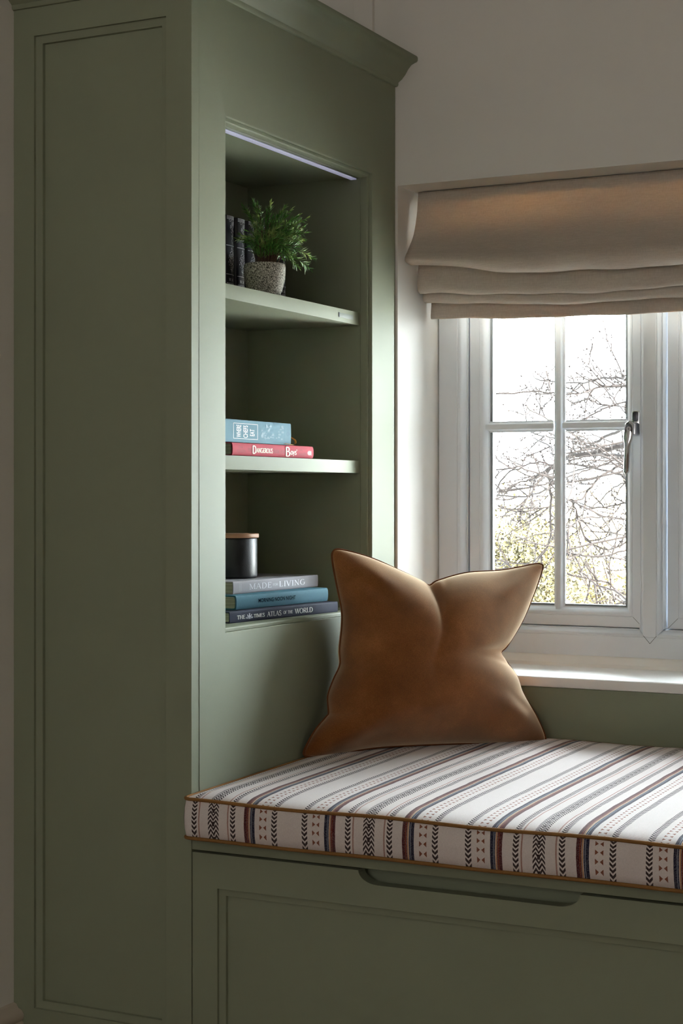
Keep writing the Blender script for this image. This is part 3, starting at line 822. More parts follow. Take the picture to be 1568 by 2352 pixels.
for side in (1, -1):
    for j in range(NP + 1):
        for i in range(NP + 1):
            p = coons(i, j)
            edge = i in (0, NP) or j in (0, NP)
            if side < 0 and edge: idx[(side, i, j)] = idx[(1, i, j)]; continue
            d = 0 if edge else puff(i / NP, j / NP, side)
            idx[(side, i, j)] = len(vs)
            vs.append(PB + e1 * p.x + e2 * p.y + en * d)
fs = []
for side in (1, -1):
    for j in range(NP):
        for i in range(NP):
            q = (idx[(side, i, j)], idx[(side, i + 1, j)], idx[(side, i + 1, j + 1)], idx[(side, i, j + 1)])
            fs.append(q if side > 0 else q[::-1])
mb.add(vs, fs)
build('cover', mb, 'rust_velvet', pil, angle=180)
rim = [cv['b'][i] for i in range(NP)] + [cv['r'][j] for j in range(NP)] + [cv['t'][i] for i in range(NP, 0, -1)] + [cv['l'][j] for j in range(NP, 0, -1)]
mb = MB().tube([PB + e1 * p.x + e2 * p.y for p in rim], 0.0017, 8, closed=True)
build('piping', mb, 'velvet_piping', pil, angle=180)

# ------------------------------------------------------------------ books lying down
def book(name, loc, rz, L, t, w, cover, label, group, hinge=0.012, round_=0.0, over=0.0025):
    """spine faces local +x at x=0, book runs along +y, pages go to -x"""
    r = empty(name, loc, rz, label=label, cat='book', group=group)
    bd = 0.0016 if t < 0.02 else 0.0022
    mb = MB()
    # wrap-round cover section in (x, z)
    n = 8
    outer = [(-w, 0.0)] + [(-0.002 + 0 * k, 0) for k in (0,)]
    sp = []
    for k in range(n + 1):
        a = -pi / 2 + pi * k / n
        sp.append((-0.0012 + (0.0012 + round_) * cos(a) ** 0.6 if cos(a) > 1e-6 else -0.0012, t / 2 + t / 2 * sin(a)))
    inn = []
    for k in range(n + 1):
        a = pi / 2 - pi * k / n
        inn.append((-0.0012 - bd + (0.0012 + round_) * max(cos(a), 0) ** 0.6, t / 2 + (t / 2 - bd) * sin(a)))
    sec = [(-w, 0.0)] + sp + [(-w, t), (-w, t - bd)] + inn + [(-w, bd)]
    mb.prism(sec, 0, L, 1)
    # prism inserts the constant axis at index 1: points are (x, y, z)
    build('cover', mb, cover, r, local=True, angle=40)
    mb = MB().box(-w + over, -bd - 0.0002, over, L - over, bd, t - bd)
    build('pages', mb, 'page_edges', r, local=True, smooth=False)
    return r
def title(r, vs, fs, ink, u0, u1, v0, v1, off=0.0, name='title', rot=False):
    """flat print on the spine: u along the book, v up the spine"""
    p = fitted(vs, u0, u1, v0, v1) if not rot else [(u1 - (b - 0), a) for a, b in fitted(vs, v0, v1, 0, u1 - u0)]
    mb = MB().add([(off + 0.0004, u, v) for u, v in p], fs)
    return build(name, mb, ink, r, local=True, smooth=False)
def rects(lst):
    vs = []; fs = []
    for a, b, c, d in lst:
        o = len(vs); vs += [(a, c), (b, c), (b, d), (a, d)]; fs.append((o, o + 1, o + 2, o + 3))
    return vs, fs
def raw(r, vs, fs, ink, off, name):
    return build(name, MB().add([(off + 0.00045, u, v) for u, v in vs], fs), ink, r, local=True, smooth=False)

# lower stack
zb = IZ0
AT = 0.0163
at = book('book', (-0.0385, 0.166, zb + 0.0002), radians(-5.2), 0.292, AT, 0.165, 'book_navy', 'navy atlas at the bottom of the stack on the lowest ledge', 'books in the bottom niche')
for txt, a, b, c, d, T_, t_ in (('THE', .0175, .0375, .0046, .0105, .2, .09), ('TIMES', .0595, .0875, .0046, .0105, .2, .09), ('ATLAS', .0935, .1315, .0040, .0118, .17, .06),
                              ('OF', .1370, .1460, .0055, .0103, .19, .08), ('THE', .1490, .1620, .0055, .0103, .19, .08), ('WORLD', .1680, .2180, .0040, .0118, .17, .06)):
    v, f_, w_ = text_polys_serif(txt, 1, T_, t_)
    title(at, v, f_, 'ink_white', a, b, c, d)
# small crest between THE and TIMES: shield with two supporters
vs = []; fs = []
def blob(cx, cy, rx, ry, n=10):
    o = len(vs)
    for k in range(n): vs.append((cx + rx * cos(2 * pi * k / n), cy + ry * sin(2 * pi * k / n)))
    fs.append(tuple(range(o, o + n)))
for b_ in ((.0485, .0078, .0024, .0030), (.0485, .0113, .0016, .0009), (.0445, .0070, .0012, .0026), (.0432, .0098, .0010, .0010), (.0420, .0052, .0018, .0007), (.0525, .0070, .0012, .0026), (.0538, .0098, .0010, .0010), (.0550, .0052, .0018, .0007), (.0485, .0045, .0034, .0005), (.0403, .0062, .0010, .0012), (.0567, .0062, .0010, .0012)):
    blob(*b_)
raw(at, vs, fs, 'ink_silver', 0, 'crest')
TT = 0.0213
te = book('book', (-0.0520, 0.2035, zb + AT + 0.0004), radians(-4.8), 0.252, TT, 0.155, 'book_teal', 'teal cloth book in the middle of the stack, between the grey book and the atlas', 'books in the bottom niche', round_=0.0028)
v, f_ = text_polys_sans('MORNING NOON NIGHT', 1, 0.018)
title(te, v, f_, 'ink_dark', .0560, .1570, .0082, .0142, 0.0028)
GT = 0.0188
gr = book('book', (-0.0660, 0.2225, zb + AT + TT + 0.0006), radians(-1.6), 0.256, GT, 0.150, 'book_grey', 'pale grey book on top of the stack under the black candle', 'books in the bottom niche')
for txt, a, b, c, d in (('MADE', .0440, .1090, .0052, .0140), ('FOR', .1140, .1290, .0078, .0112), ('LIVING', .1330, .2130, .0052, .0140)):
    v, f_, w_ = text_polys_serif(txt, 1, .12, .055, .14)
    title(gr, v, f_, 'ink_silver', a, b, c, d)
raw(gr, *rects([(.0175, .0179, .003, .016), (.0215, .0218, .004, .015)]), 'ink_silver', 0, 'spine_rule')
ztop = zb + AT + TT + GT + 0.0008
# middle shelf
RT = 0.0192
rd = book('book', (-0.0300, 0.1552, 0.9584), radians(-1.0), 0.240, RT, 0.150, 'book_red', 'red hardback lying under the pale blue book on the middle shelf', 'books on the middle shelf', round_=0.0028)
for txt, ink, a, b, c, d, T_, t_ in (('D', 'ink_cream', .0545, .0655, .0035, .0160, .24, .12), ('ANGEROUS', 'ink_cream', .0655, .1130, .0052, .0128, .24, .13), ('B', 'ink_cream', .1520, .1660, .0018, .0165, .2, .1), ("oys'", 'ink_cream', .1670, .1870, .0026, .0130, .22, .12),
                                (('THE', 'ink_maroon', .0420, .0525, .0062, .0110, .18, .09)), ('BOOK', 'ink_maroon', .1160, .1330, .0058, .0110, .18, .09), ('FOR', 'ink_maroon', .1370, .1490, .0058, .0110, .18, .09)):
    v, f_, w_ = text_polys_serif(txt, 1, T_, t_)
    title(rd, v, f_, ink, a, b, c, d, 0.0028)
vs = []; fs = []
for k in range(14):      # flourishes on the capital B
    pass
v2, f2 = [], []
for P in ([(.1515, .0152), (.1500, .0140), (.1508, .0124), (.1532, .0130)], [(.1515, .0030), (.1500, .0040), (.1510, .0058), (.1535, .0048)]):
    pass
for ln, (a, b, c, d) in (('CONN', (.0150, .0270, .0108, .0142)), ('IGGULDEN', (.0110, .0345, .0050, .0090)), ('HAL', (.1955, .2050, .0108, .0142)), ('IGGULDEN', (.1925, .2155, .0046, .0086))):
    v, f_ = text_polys_sans(ln, 1)
    title(rd, v, f_, 'ink_maroon', a, b, c, d, 0.0028)
raw(rd, *rects([(.2205, .2225, .0060, .0108), (.2232, .2262, .0050, .0120), (.2268, .2288, .0060, .0112), (.2292, .2315, .0050, .0118), (.2195, .2320, .0078, .0092)]), 'ink_cream', 0.0028, 'publisher_mark')
BT = 0.0325
bl = book('book', (-0.0290, 0.0990, 0.9584 + RT + 0.0003), radians(-0.5), 0.2300, BT, 0.140, 'book_blue', 'pale blue book with an amber ribbon on top of the red hardback', 'books on the middle shelf')
bu0, bu1, bv0, bv1 = .0590, .1285, .0050, .0275
lw = 0.0007
raw(bl, *rects([(bu0, bu1, bv0, bv0 + lw), (bu0, bu1, bv1 - lw, bv1), (bu0, bu0 + lw * 1.4, bv0, bv1), (bu1 - lw * 1.4, bu1, bv0, bv1)]), 'ink_white', 0, 'title_frame')
for txt, a, b, c, d in (('WHERE', .0680, .0810, .0072, .0252), ('CHEFS', .0870, .1000, .0068, .0248), ('EAT', .1060, .1190, .0100, .0200)):
    v, f_ = text_polys_sans(txt, 1, 0.02)
    p = fitted(v, 0, 1, 0, 1)     # reads from the bottom up
    p = [(b - q[1] * (b - a), c + q[0] * (d - c)) for q in p]
    build('title', MB().add([(0.0004, u, w_) for u, w_ in p], f_), 'ink_white', bl, local=True, smooth=False)
rr_ = random.Random(4)
cells = []
for k in range(34):
    u = .136 + .070 * rr_.random(); w_ = .005 + .021 * rr_.random()
    cells.append((u, u + .002 + .006 * rr_.random(), w_, w_ + .0012 + .0018 * rr_.random()))
raw(bl, *rects(cells), 'ink_pale_blue', 0, 'faint_print')
raw(bl, *rects([(.2085, .2089, .003, .026)]), 'ink_mid_blue', 0, 'spine_rule')
vs = []; fs = []
n = 16
for k in range(n):
    a = 2 * pi * k / n
    for r_ in (0.0026, 0.0031): vs.append((.2195 + r_ * cos(a) * 1.3, .0165 + r_ * sin(a)))
for k in range(n):
    q = (k + 1) % n; fs.append((2 * k, 2 * k + 1, 2 * q + 1, 2 * q))
o = len(vs); vs += [(.2180, .0163), (.2240, .0163), (.2240, .0168), (.2180, .0168)]; fs.append((o, o + 1, o + 2, o + 3))
raw(bl, vs, fs, 'ink_mid_blue', 0, 'emblem')
# ribbon marker: loops out of the head of the book and tucks under it
P = smoothpath([(-0.012, 0.2275, 0.012), (-0.006, 0.2350, 0.0125), (0.000, 0.2405, 0.0085), (0.002, 0.2400, 0.0030), (0.001, 0.2340, 0.0005), (0.0022, 0.2200, 0.0008), (0.0028, 0.2050, 0.0012)], 6)
mb = MB()
mb.loft([[(p.x - 0.0016, p.y, p.z), (p.x + 0.0016, p.y, p.z + 0.0002), (p.x + 0.0016, p.y + 0.0003, p.z + 0.0005), (p.x - 0.0016, p.y + 0.0003, p.z + 0.0003)] for p in P])
build('ribbon_marker', mb, 'ribbon_amber', bl, local=True, angle=180, label='amber ribbon marker')

# dark pocket classics standing behind the plant: first built with parts, the rest copied
def dark_book():
    r = empty('book', (-0.1, 0.2540, 1.2009), label='black book with silver filigree spine nearest the opening edge on the top shelf', cat='book', group='dark books on the top shelf')
    H, t, w = 0.1226, 0.0283, 0.095
    mb = MB(); n = 10; sp = []
    for k in range(n + 1):
        a = -pi / 2 + pi * k / n
        sp.append((-0.004 + 0.007 * max(cos(a), 0) ** 0.7, t / 2 + t / 2 * sin(a)))
    inn = [(x - 0.002, t / 2 + (y - t / 2) * 0.88) for x, y in sp[::-1]]
    sec = [(-w, 0)] + sp + [(-w, t), (-w, t - 0.0018)] + inn + [(-w, 0.0018)]
    mb.prism(sec, 0, H, 2)
    c = build('cover', mb, 'book_black', r, local=True, angle=40)
    build('pages', MB().box(-w + 0.002, -0.004, 0.0019, t - 0.0019, 0.002, H - 0.002), 'paper', r, local=True, smooth=False)
    # silver decoration wrapped on the rounded spine
    vs = []; fs = []
    def onsp(y, z):
        a = max(-1, min(1, (y - t / 2) / (t / 2)))
        return (-0.004 + 0.007 * max(sqrt(max(1 - a * a, 0)), 0) ** 0.7 + 0.0004, y, z)
    def patch(y0, y1, z0, z1):
        o = len(vs); m_ = 3
        for i in range(m_ + 1):
            y = y0 + (y1 - y0) * i / m_
            vs.append(onsp(y, z0)); vs.append(onsp(y, z1))
        for i in range(m_): fs.append((o + 2 * i, o + 2 * i + 2, o + 2 * i + 3, o + 2 * i + 1))
    for z in (0.1208, 0.1188, 0.1168): patch(0.004, t - 0.003, z, z + 0.0009)
    for z in (0.0765, 0.0330): patch(0.003, t - 0.003, z, z + 0.0010)
    rg = random.Random(3)
    def fil(z0, z1, shape):
        zz = z0
        while zz < z1:
            s_ = (zz - z0) / (z1 - z0); hw = shape(s_) * 0.0095
            k = 0
            while k < 5 * max(hw, .001) / 0.0095:
                y = t / 2 + 0.002 + rg.uniform(-hw, hw); d = rg.uniform(0.0008, 0.002)
                patch(y, min(y + d, t - 0.002), zz, zz + rg.uniform(0.0005, 0.0013)); k += 1
            zz += 0.0012
    fil(0.0350, 0.0750, lambda s_: max(0.12, sin(pi * s_)))
    fil(0.0790, 0.1160, lambda s_: max(0.10, s_ ** 1.2))
    build('filigree', MB().add(vs, fs), 'ink_silver', r, local=True, smooth=False)
    for txt, z0, z1, y0, y1 in (('W. M.', .0235, .0280, .0085, .0215), ('THACKERAY', .0165, .0210, .0040, .0250)):
        v, f_, w_ = text_polys_serif(txt, 1, .2, .1)
        pts = fitted(v, y0, y1, z0, z1)
        build('title', MB().add([onsp(y, z) for y, z in pts], f_), 'ink_silver', r, local=True, smooth=False)
    return r
def dup(root, loc, label):
    r = root.copy(); COL.objects.link(r); r.location = loc; r['label'] = label
    for ch in list(root.children):
        c = ch.copy(); COL.objects.link(c); c.parent = r
    return r
d0 = dark_book()
words = ('black filigree book second from the opening edge, left of the plant', 'black book third in the row, hidden behind the left half of the plant',
         'black book fourth in the row, right behind the plant stems', 'black book fifth in the row, behind the right half of the stone pot', 'black book last in the row, beyond the stone pot')
for k, wd in enumerate(words):
    dup(d0, (-0.1, 0.2540 + 0.0327 * (k + 1), 1.2009), wd)

# ------------------------------------------------------------------ black candle jar
cj = empty('candle_jar', (-0.134, 0.330, ztop + 0.0004), label='black candle jar with a pale wooden lid on the pale grey book', cat='candle')
cc = (0, 0, 0)
mb = MB().lathe([(0.0385, 0.0), (0.0405, 0.0012), (0.0412, 0.004), (0.0412, 0.058), (0.0405, 0.0605), (0.0385, 0.0612)], cc, 56)
build('jar', mb, 'candle_black', cj, local=True, angle=50)
mb = MB().lathe([(0.0418, 0.0614), (0.0434, 0.0618), (0.0437, 0.0624), (0.0437, 0.0672), (0.0432, 0.0678), (0.0420, 0.0680)], cc, 56)
build('lid', mb, 'lid_wood', cj, local=True, angle=50, label='pale wooden lid')

# ------------------------------------------------------------------ potted rosemary
pt = empty('potted_rosemary', (-0.058, 0.302, 1.2009), label='small rosemary plant in a speckled grey stone pot on the top shelf', cat='plant')
mb = MB().lathe([(0.019, 0.0), (0.0215, 0.001), (0.0245, 0.006), (0.0280, 0.015), (0.0306, 0.027), (0.0318, 0.038), (0.0318, 0.046), (0.0312, 0.0495), (0.0302, 0.0506), (0.0290, 0.0500), (0.0285, 0.046)], (0, 0, 0), 48)
pot = build('pot', mb, 'speckled_stone', pt, local=True, angle=60)
mb = MB().lathe([(0.0286, 0.036), (0.0286, 0.0425), (0.018, 0.044), (0.006, 0.0455)], (0, 0, 0), 28)
build('soil', mb, 'soil', pt, local=True, angle=60)
RT_ = Vector((0.8926, 0.4509, 0)); TW = Vector((0.4509, -0.8926, 0))   # along the shelf / out of it
rg = random.Random(21)
tips = [(-66, 61, .0), (-54, 69, .2), (-49, 135, .0), (-27, 150, -.3), (-15, 137, .3), (14, 144, .1), (20, 106, .8), (45, 132, .1), (60, 125, .4), (98, 107, .3), (95, 72, .5), (80, 41, .6), (112, 14, .4), (104, -10, .5), (76, 113, .0), (-35, 72, .8), (38, 90, .9), (30, 60, 1.0), (60, 70, .9), (-10, 95, .7), (70, 90, .7), (-30, 108, .4), (5, 120, .4), (50, 45, 1.0), (85, 58, .2), (48, 105, .7), (-20, 40, .9), (66, 22, .8)]
PXM = 0.000655
more = [(lx * rg.uniform(.45, 1.02) + rg.uniform(-14, 14), max(-6, hy * rg.uniform(.55, 1.0) + rg.uniform(-10, 6)), fw + rg.uniform(-.2, .3)) for lx, hy, fw in tips for _ in range(1)]
for lx, hy, fw in tips + more:
    tip = Vector((0, 0, 0.0500)) + RT_ * (lx * PXM) + TW * (0.024 * fw - 0.004) + Vector((0, 0, hy * PXM))
    bx = max(-20, min(24, lx * 0.22))
    bs = Vector((0, 0, 0.043)) + RT_ * (bx * PXM) + TW * (0.008 * fw)
    md = bs * 0.45 + tip * 0.55 + Vector((0, 0, 0.014 if hy > 30 else 0.022)) - RT_ * (lx * PXM * 0.14)
    P = smoothpath([bs, md, tip], 14)
    P = resample(P, 30)
    mb = MB().tube(P, [(0.0017 if abs(lx) < 22 else 0.0010) * (1 - 0.7 * k / 29) for k in range(30)], 5)
    tot = sum((b - a).length for a, b in zip(P, P[1:]))
    step = 0.0018; cnt = int(tot * 0.66 / step)
    for q in range(cnt):
        s_ = 0.34 + 0.66 * q / max(cnt - 1, 1)
        fi = s_ * 28.999; i = int(fi); p = P[i].lerp(P[i + 1], fi - i); d = (P[min(i + 1, 29)] - P[i]).normalized()
        for rep in range(3 if q % 2 else 2):
            ang = rg.uniform(0, 2 * pi)
            sd = d.orthogonal().normalized(); sd = Matrix.Rotation(ang, 3, d) @ sd
            sp_ = rg.uniform(0.55, 1.0) if s_ < 0.95 else rg.uniform(0.15, 0.6)
            nd = (d * (1 - sp_ * 0.45) + sd * sp_ + Vector((0, 0, 0.12))).normalized()
            L = rg.uniform(0.0095, 0.0150) * (0.75 if s_ > 0.9 else 1)
            w = nd.cross(d); w = w.normalized() * 0.00078 if w.length > 1e-4 else sd * 0.00078
            up = w.cross(nd).normalized() * 0.0003
            m1 = p + nd * L * 0.5 + up
            mb.add([p - w * .5, p + w * .5, m1 + w, p + nd * L - Vector((0, 0, 0.0008)), m1 - w], [(0, 1, 2, 4), (4, 2, 3)], 1)
    build('sprig', mb, ['stem_brown', 'needle'], pt, local=True, smooth=False)

BRANCHES = [
  [(-0.273, 2.905, 1.06, 0.0072), (-0.313, 2.92, 1.05, 0.007), (-0.354, 2.936, 1.044, 0.0068), (-0.395, 2.951, 1.035, 0.0065), (-0.437, 2.966, 1.027, 0.0063), (-0.487, 2.982, 1.026, 0.006), (-0.514, 2.997, 1.019, 0.0058), (-0.565, 3.013, 0.991, 0.0055), (-0.601, 3.028, 0.974, 0.0053), (-0.633, 3.043, 0.96, 0.005), (-0.658, 3.059, 0.947, 0.0047)] ,
  [(-0.307, 3.017, 1.021, 0.0049), (-0.357, 3.061, 1.022, 0.0044), (-0.416, 3.105, 1.028, 0.0038), (-0.468, 3.15, 1.036, 0.0033), (-0.513, 3.194, 1.056, 0.0027), (-0.555, 3.238, 1.084, 0.0021), (-0.614, 3.282, 1.115, 0.0015)] ,
  [(-0.296, 2.981, 1.114, 0.0042), (-0.356, 3.023, 1.101, 0.0039), (-0.403, 3.065, 1.087, 0.0035), (-0.462, 3.108, 1.068, 0.0032), (-0.506, 3.15, 1.052, 0.0028), (-0.551, 3.192, 1.042, 0.0024), (-0.601, 3.234, 1.025, 0.0021)] ,
  [(-0.155, 2.519, 0.99, 0.0019), (-0.187, 2.515, 0.996, 0.0017), (-0.218, 2.511, 1.0, 0.0016), (-0.25, 2.507, 1.01, 0.0014), (-0.299, 2.503, 1.007, 0.0013), (-0.341, 2.499, 0.998, 0.0011)] ,
  [(-0.336, 3.113, 0.97, 0.0032), (-0.386, 3.131, 0.967, 0.0029), (-0.429, 3.148, 0.978, 0.0025), (-0.48, 3.165, 0.986, 0.0022), (-0.532, 3.183, 0.998, 0.0018), (-0.585, 3.2, 1.006, 0.0015)] ,
  [(-0.328, 3.086, 1.023, 0.0036), (-0.349, 3.047, 1.008, 0.0032), (-0.366, 3.008, 0.986, 0.0028), (-0.401, 2.97, 0.958, 0.0025), (-0.425, 2.931, 0.919, 0.0021), (-0.438, 2.892, 0.888, 0.0017), (-0.464, 2.853, 0.889, 0.0014)] ,
  [(-0.242, 2.805, 0.986, 0.002), (-0.305, 2.783, 0.999, 0.0018), (-0.34, 2.76, 0.986, 0.0016), (-0.378, 2.738, 0.972, 0.0014), (-0.416, 2.716, 0.955, 0.0013), (-0.465, 2.694, 0.939, 0.0011), (-0.514, 2.672, 0.925, 0.0009), (-0.61, 2.65, 0.912, 0.0007)] ,
  [(-0.443, 2.853, 1.019, 0.0014), (-0.515, 2.864, 0.996, 0.0012), (-0.56, 2.874, 1.003, 0.0011), (-0.631, 2.885, 0.99, 0.0009), (-0.707, 2.895, 0.98, 0.0007)] ,
  [(-0.351, 2.509, 0.937, 0.0016), (-0.374, 2.469, 0.949, 0.0014), (-0.407, 2.429, 0.965, 0.0012), (-0.433, 2.39, 0.977, 0.001), (-0.444, 2.35, 0.99, 0.0008)] ,
  [(-0.475, 2.682, 0.969, 0.0032), (-0.471, 2.711, 0.949, 0.0029), (-0.475, 2.74, 0.898, 0.0027), (-0.489, 2.769, 0.847, 0.0024), (-0.496, 2.798, 0.798, 0.0021), (-0.513, 2.827, 0.759, 0.0018), (-0.553, 2.857, 0.713, 0.0016), (-0.594, 2.886, 0.69, 0.0013), (-0.661, 2.915, 0.68, 0.001), (-0.711, 2.944, 0.707, 0.0007)] ,
  [(-0.624, 2.998, 0.952, 0.0025), (-0.604, 2.938, 0.923, 0.002), (-0.589, 2.879, 0.88, 0.0014), (-0.576, 2.819, 0.867, 0.0009)] ,
  [(-0.522, 3.018, 0.988, 0.0013), (-0.553, 2.968, 0.969, 0.0011), (-0.606, 2.917, 0.951, 0.0009), (-0.643, 2.866, 0.933, 0.0007), (-0.676, 2.816, 0.901, 0.0005)] ,
  [(-0.488, 2.901, 0.88, 0.0011), (-0.521, 2.849, 0.87, 0.0009), (-0.561, 2.797, 0.857, 0.0008), (-0.596, 2.745, 0.857, 0.0006), (-0.623, 2.692, 0.871, 0.0005)] ,
  [(-0.15, 2.501, 1.22, 0.0024), (-0.189, 2.545, 1.223, 0.0021), (-0.256, 2.588, 1.23, 0.0018), (-0.308, 2.631, 1.226, 0.0016), (-0.353, 2.675, 1.224, 0.0013), (-0.421, 2.718, 1.228, 0.001)] ,
  [(-0.191, 2.636, 1.213, 0.0024), (-0.212, 2.616, 1.208, 0.0022), (-0.252, 2.596, 1.204, 0.002), (-0.28, 2.576, 1.204, 0.0018), (-0.313, 2.557, 1.189, 0.0016), (-0.357, 2.537, 1.183, 0.0013), (-0.401, 2.517, 1.188, 0.0011), (-0.442, 2.497, 1.191, 0.0009), (-0.486, 2.477, 1.188, 0.0007), (-0.534, 2.457, 1.187, 0.0005)] ,
  [(-0.567, 3.139, 1.258, 0.0013), (-0.637, 3.204, 1.268, 0.0011), (-0.712, 3.269, 1.28, 0.0008), (-0.753, 3.334, 1.306, 0.0006)] ,
  [(-0.453, 2.688, 1.184, 0.001), (-0.483, 2.769, 1.196, 0.0009), (-0.521, 2.85, 1.229, 0.0007), (-0.556, 2.93, 1.28, 0.0005)] ,
  [(-0.463, 2.85, 0.889, 0.0021), (-0.455, 2.868, 0.888, 0.0018), (-0.446, 2.886, 0.846, 0.0016), (-0.431, 2.904, 0.783, 0.0013), (-0.404, 2.922, 0.755, 0.001), (-0.355, 2.939, 0.741, 0.0008), (-0.31, 2.957, 0.769, 0.0005)] ,
  [(-0.374, 2.633, 0.886, 0.001), (-0.346, 2.695, 0.865, 0.0009), (-0.328, 2.757, 0.841, 0.0008), (-0.324, 2.818, 0.806, 0.0006), (-0.336, 2.88, 0.781, 0.0005)] ,
  [(-0.286, 2.949, 0.957, 0.0016), (-0.328, 3.014, 0.947, 0.0014), (-0.393, 3.08, 0.927, 0.0012), (-0.459, 3.145, 0.887, 0.001), (-0.511, 3.21, 0.861, 0.0007)] ,
  [(-0.327, 3.081, 0.891, 0.0011), (-0.34, 3.053, 0.884, 0.0009), (-0.375, 3.025, 0.873, 0.0008), (-0.41, 2.996, 0.866, 0.0006), (-0.449, 2.968, 0.863, 0.0004)] ,
  [(-0.321, 2.735, 0.841, 0.0008), (-0.361, 2.657, 0.835, 0.0007), (-0.372, 2.579, 0.797, 0.0005)] ,
  [(-0.378, 2.595, 0.8, 0.0011), (-0.345, 2.551, 0.746, 0.0013), (-0.297, 2.508, 0.69, 0.0014), (-0.249, 2.464, 0.661, 0.0016), (-0.183, 2.421, 0.649, 0.0017), (-0.134, 2.377, 0.625, 0.0018), (-0.099, 2.334, 0.613, 0.002)] ,
  [(-0.209, 2.696, 0.615, 0.0016), (-0.239, 2.714, 0.604, 0.0013), (-0.289, 2.732, 0.588, 0.001), (-0.365, 2.75, 0.581, 0.0007)] ,
  [(-0.349, 2.502, 0.75, 0.0008), (-0.341, 2.527, 0.743, 0.0007), (-0.298, 2.552, 0.734, 0.0006), (-0.253, 2.577, 0.737, 0.0005), (-0.204, 2.602, 0.753, 0.0004)] ,
  [(-0.216, 2.72, 0.597, 0.0017), (-0.23, 2.697, 0.608, 0.0014), (-0.244, 2.675, 0.622, 0.0012), (-0.277, 2.653, 0.658, 0.001), (-0.311, 2.631, 0.665, 0.0007), (-0.379, 2.609, 0.681, 0.0005)] ,
  [(-0.312, 3.032, 1.163, 0.0009), (-0.335, 3.029, 1.167, 0.0008), (-0.383, 3.027, 1.175, 0.0007), (-0.426, 3.024, 1.184, 0.0006), (-0.47, 3.021, 1.201, 0.0004)] ,
  [(-0.27, 2.705, 1.16, 0.0008), (-0.314, 2.702, 1.144, 0.0007), (-0.347, 2.699, 1.128, 0.0006), (-0.371, 2.695, 1.118, 0.0004)] ,
  [(-0.416, 2.958, 1.256, 0.0009), (-0.354, 2.881, 1.212, 0.0007), (-0.291, 2.803, 1.165, 0.0006), (-0.242, 2.725, 1.134, 0.0004)] ,
  [(-0.608, 3.134, 1.134, 0.0007), (-0.617, 3.05, 1.152, 0.0006), (-0.624, 2.967, 1.163, 0.0005), (-0.608, 2.883, 1.177, 0.0004)] ,
  [(-0.511, 2.987, 1.069, 0.0012), (-0.581, 3.048, 1.083, 0.001), (-0.645, 3.108, 1.093, 0.0008), (-0.711, 3.168, 1.111, 0.0006)] ,
  [(-0.345, 2.512, 1.017, 0.0008), (-0.407, 2.562, 1.035, 0.0007), (-0.457, 2.612, 1.057, 0.0006), (-0.5, 2.663, 1.066, 0.0004)] ,
  [(-0.564, 2.738, 0.984, 0.0009), (-0.619, 2.756, 0.967, 0.0006), (-0.659, 2.775, 0.922, 0.0004)] ,
  [(-0.323, 2.506, 0.978, 0.0013), (-0.293, 2.4, 0.933, 0.001), (-0.27, 2.294, 0.883, 0.0008)] ,
  [(-0.337, 2.618, 1.088, 0.001), (-0.357, 2.697, 1.068, 0.0008), (-0.352, 2.777, 1.05, 0.0007), (-0.343, 2.857, 1.052, 0.0005)] ,
  [(-0.431, 2.628, 0.925, 0.0008), (-0.497, 2.672, 0.908, 0.0007), (-0.567, 2.717, 0.898, 0.0006), (-0.651, 2.762, 0.905, 0.0004)] ,
]

# ------------------------------------------------------------------ garden: bare cherry tree
tree = empty('cherry_tree', (0.55, 3.0, -0.2), label='bare cherry tree with grey spreading branches outside the window', cat='tree')
trk = [(0.55, 3.0, -0.22), (0.53, 3.0, 0.3), (0.47, 2.98, 0.75), (0.40, 2.96, 0.98), (0.36, 2.96, 1.2), (0.34, 2.97, 1.6), (0.38, 2.99, 2.1)]
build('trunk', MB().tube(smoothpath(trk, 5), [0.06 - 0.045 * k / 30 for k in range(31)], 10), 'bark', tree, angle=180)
rt = random.Random(8)
tw = MB()
def twig(p, d, L, r, depth):
    P = [p]; dd = d.copy()
    n = 5
    for k in range(n):
        dd = (dd + Vector((rt.uniform(-.25, .25), rt.uniform(-.25, .25), rt.uniform(-.22, .26)))).normalized()
        P.append(P[-1] + dd * L / n)
    tw.tube(P, [r * (1 - 0.6 * k / n) for k in range(n + 1)], 4)
    for k in range(1, n + 1):
        if rt.random() < 0.75:      # buds
            b = P[k] + Vector((rt.uniform(-1, 1), rt.uniform(-1, 1), rt.uniform(-1, 1))).normalized() * r * 1.5
            tw.tube([P[k], b, b + (b - P[k]) * 0.8], [r * 0.9, r * 1.35, r * 0.3], 4)
    if depth > 0:
        for k in range(2, n):
            if rt.random() < 0.5:
                sd = Matrix.Rotation(rt.uniform(0, 2 * pi), 3, dd) @ dd.orthogonal().normalized()
                twig(P[k], (dd * 0.7 + sd * 0.7).normalized(), L * rt.uniform(.3, .6), r * 0.7, depth - 1)
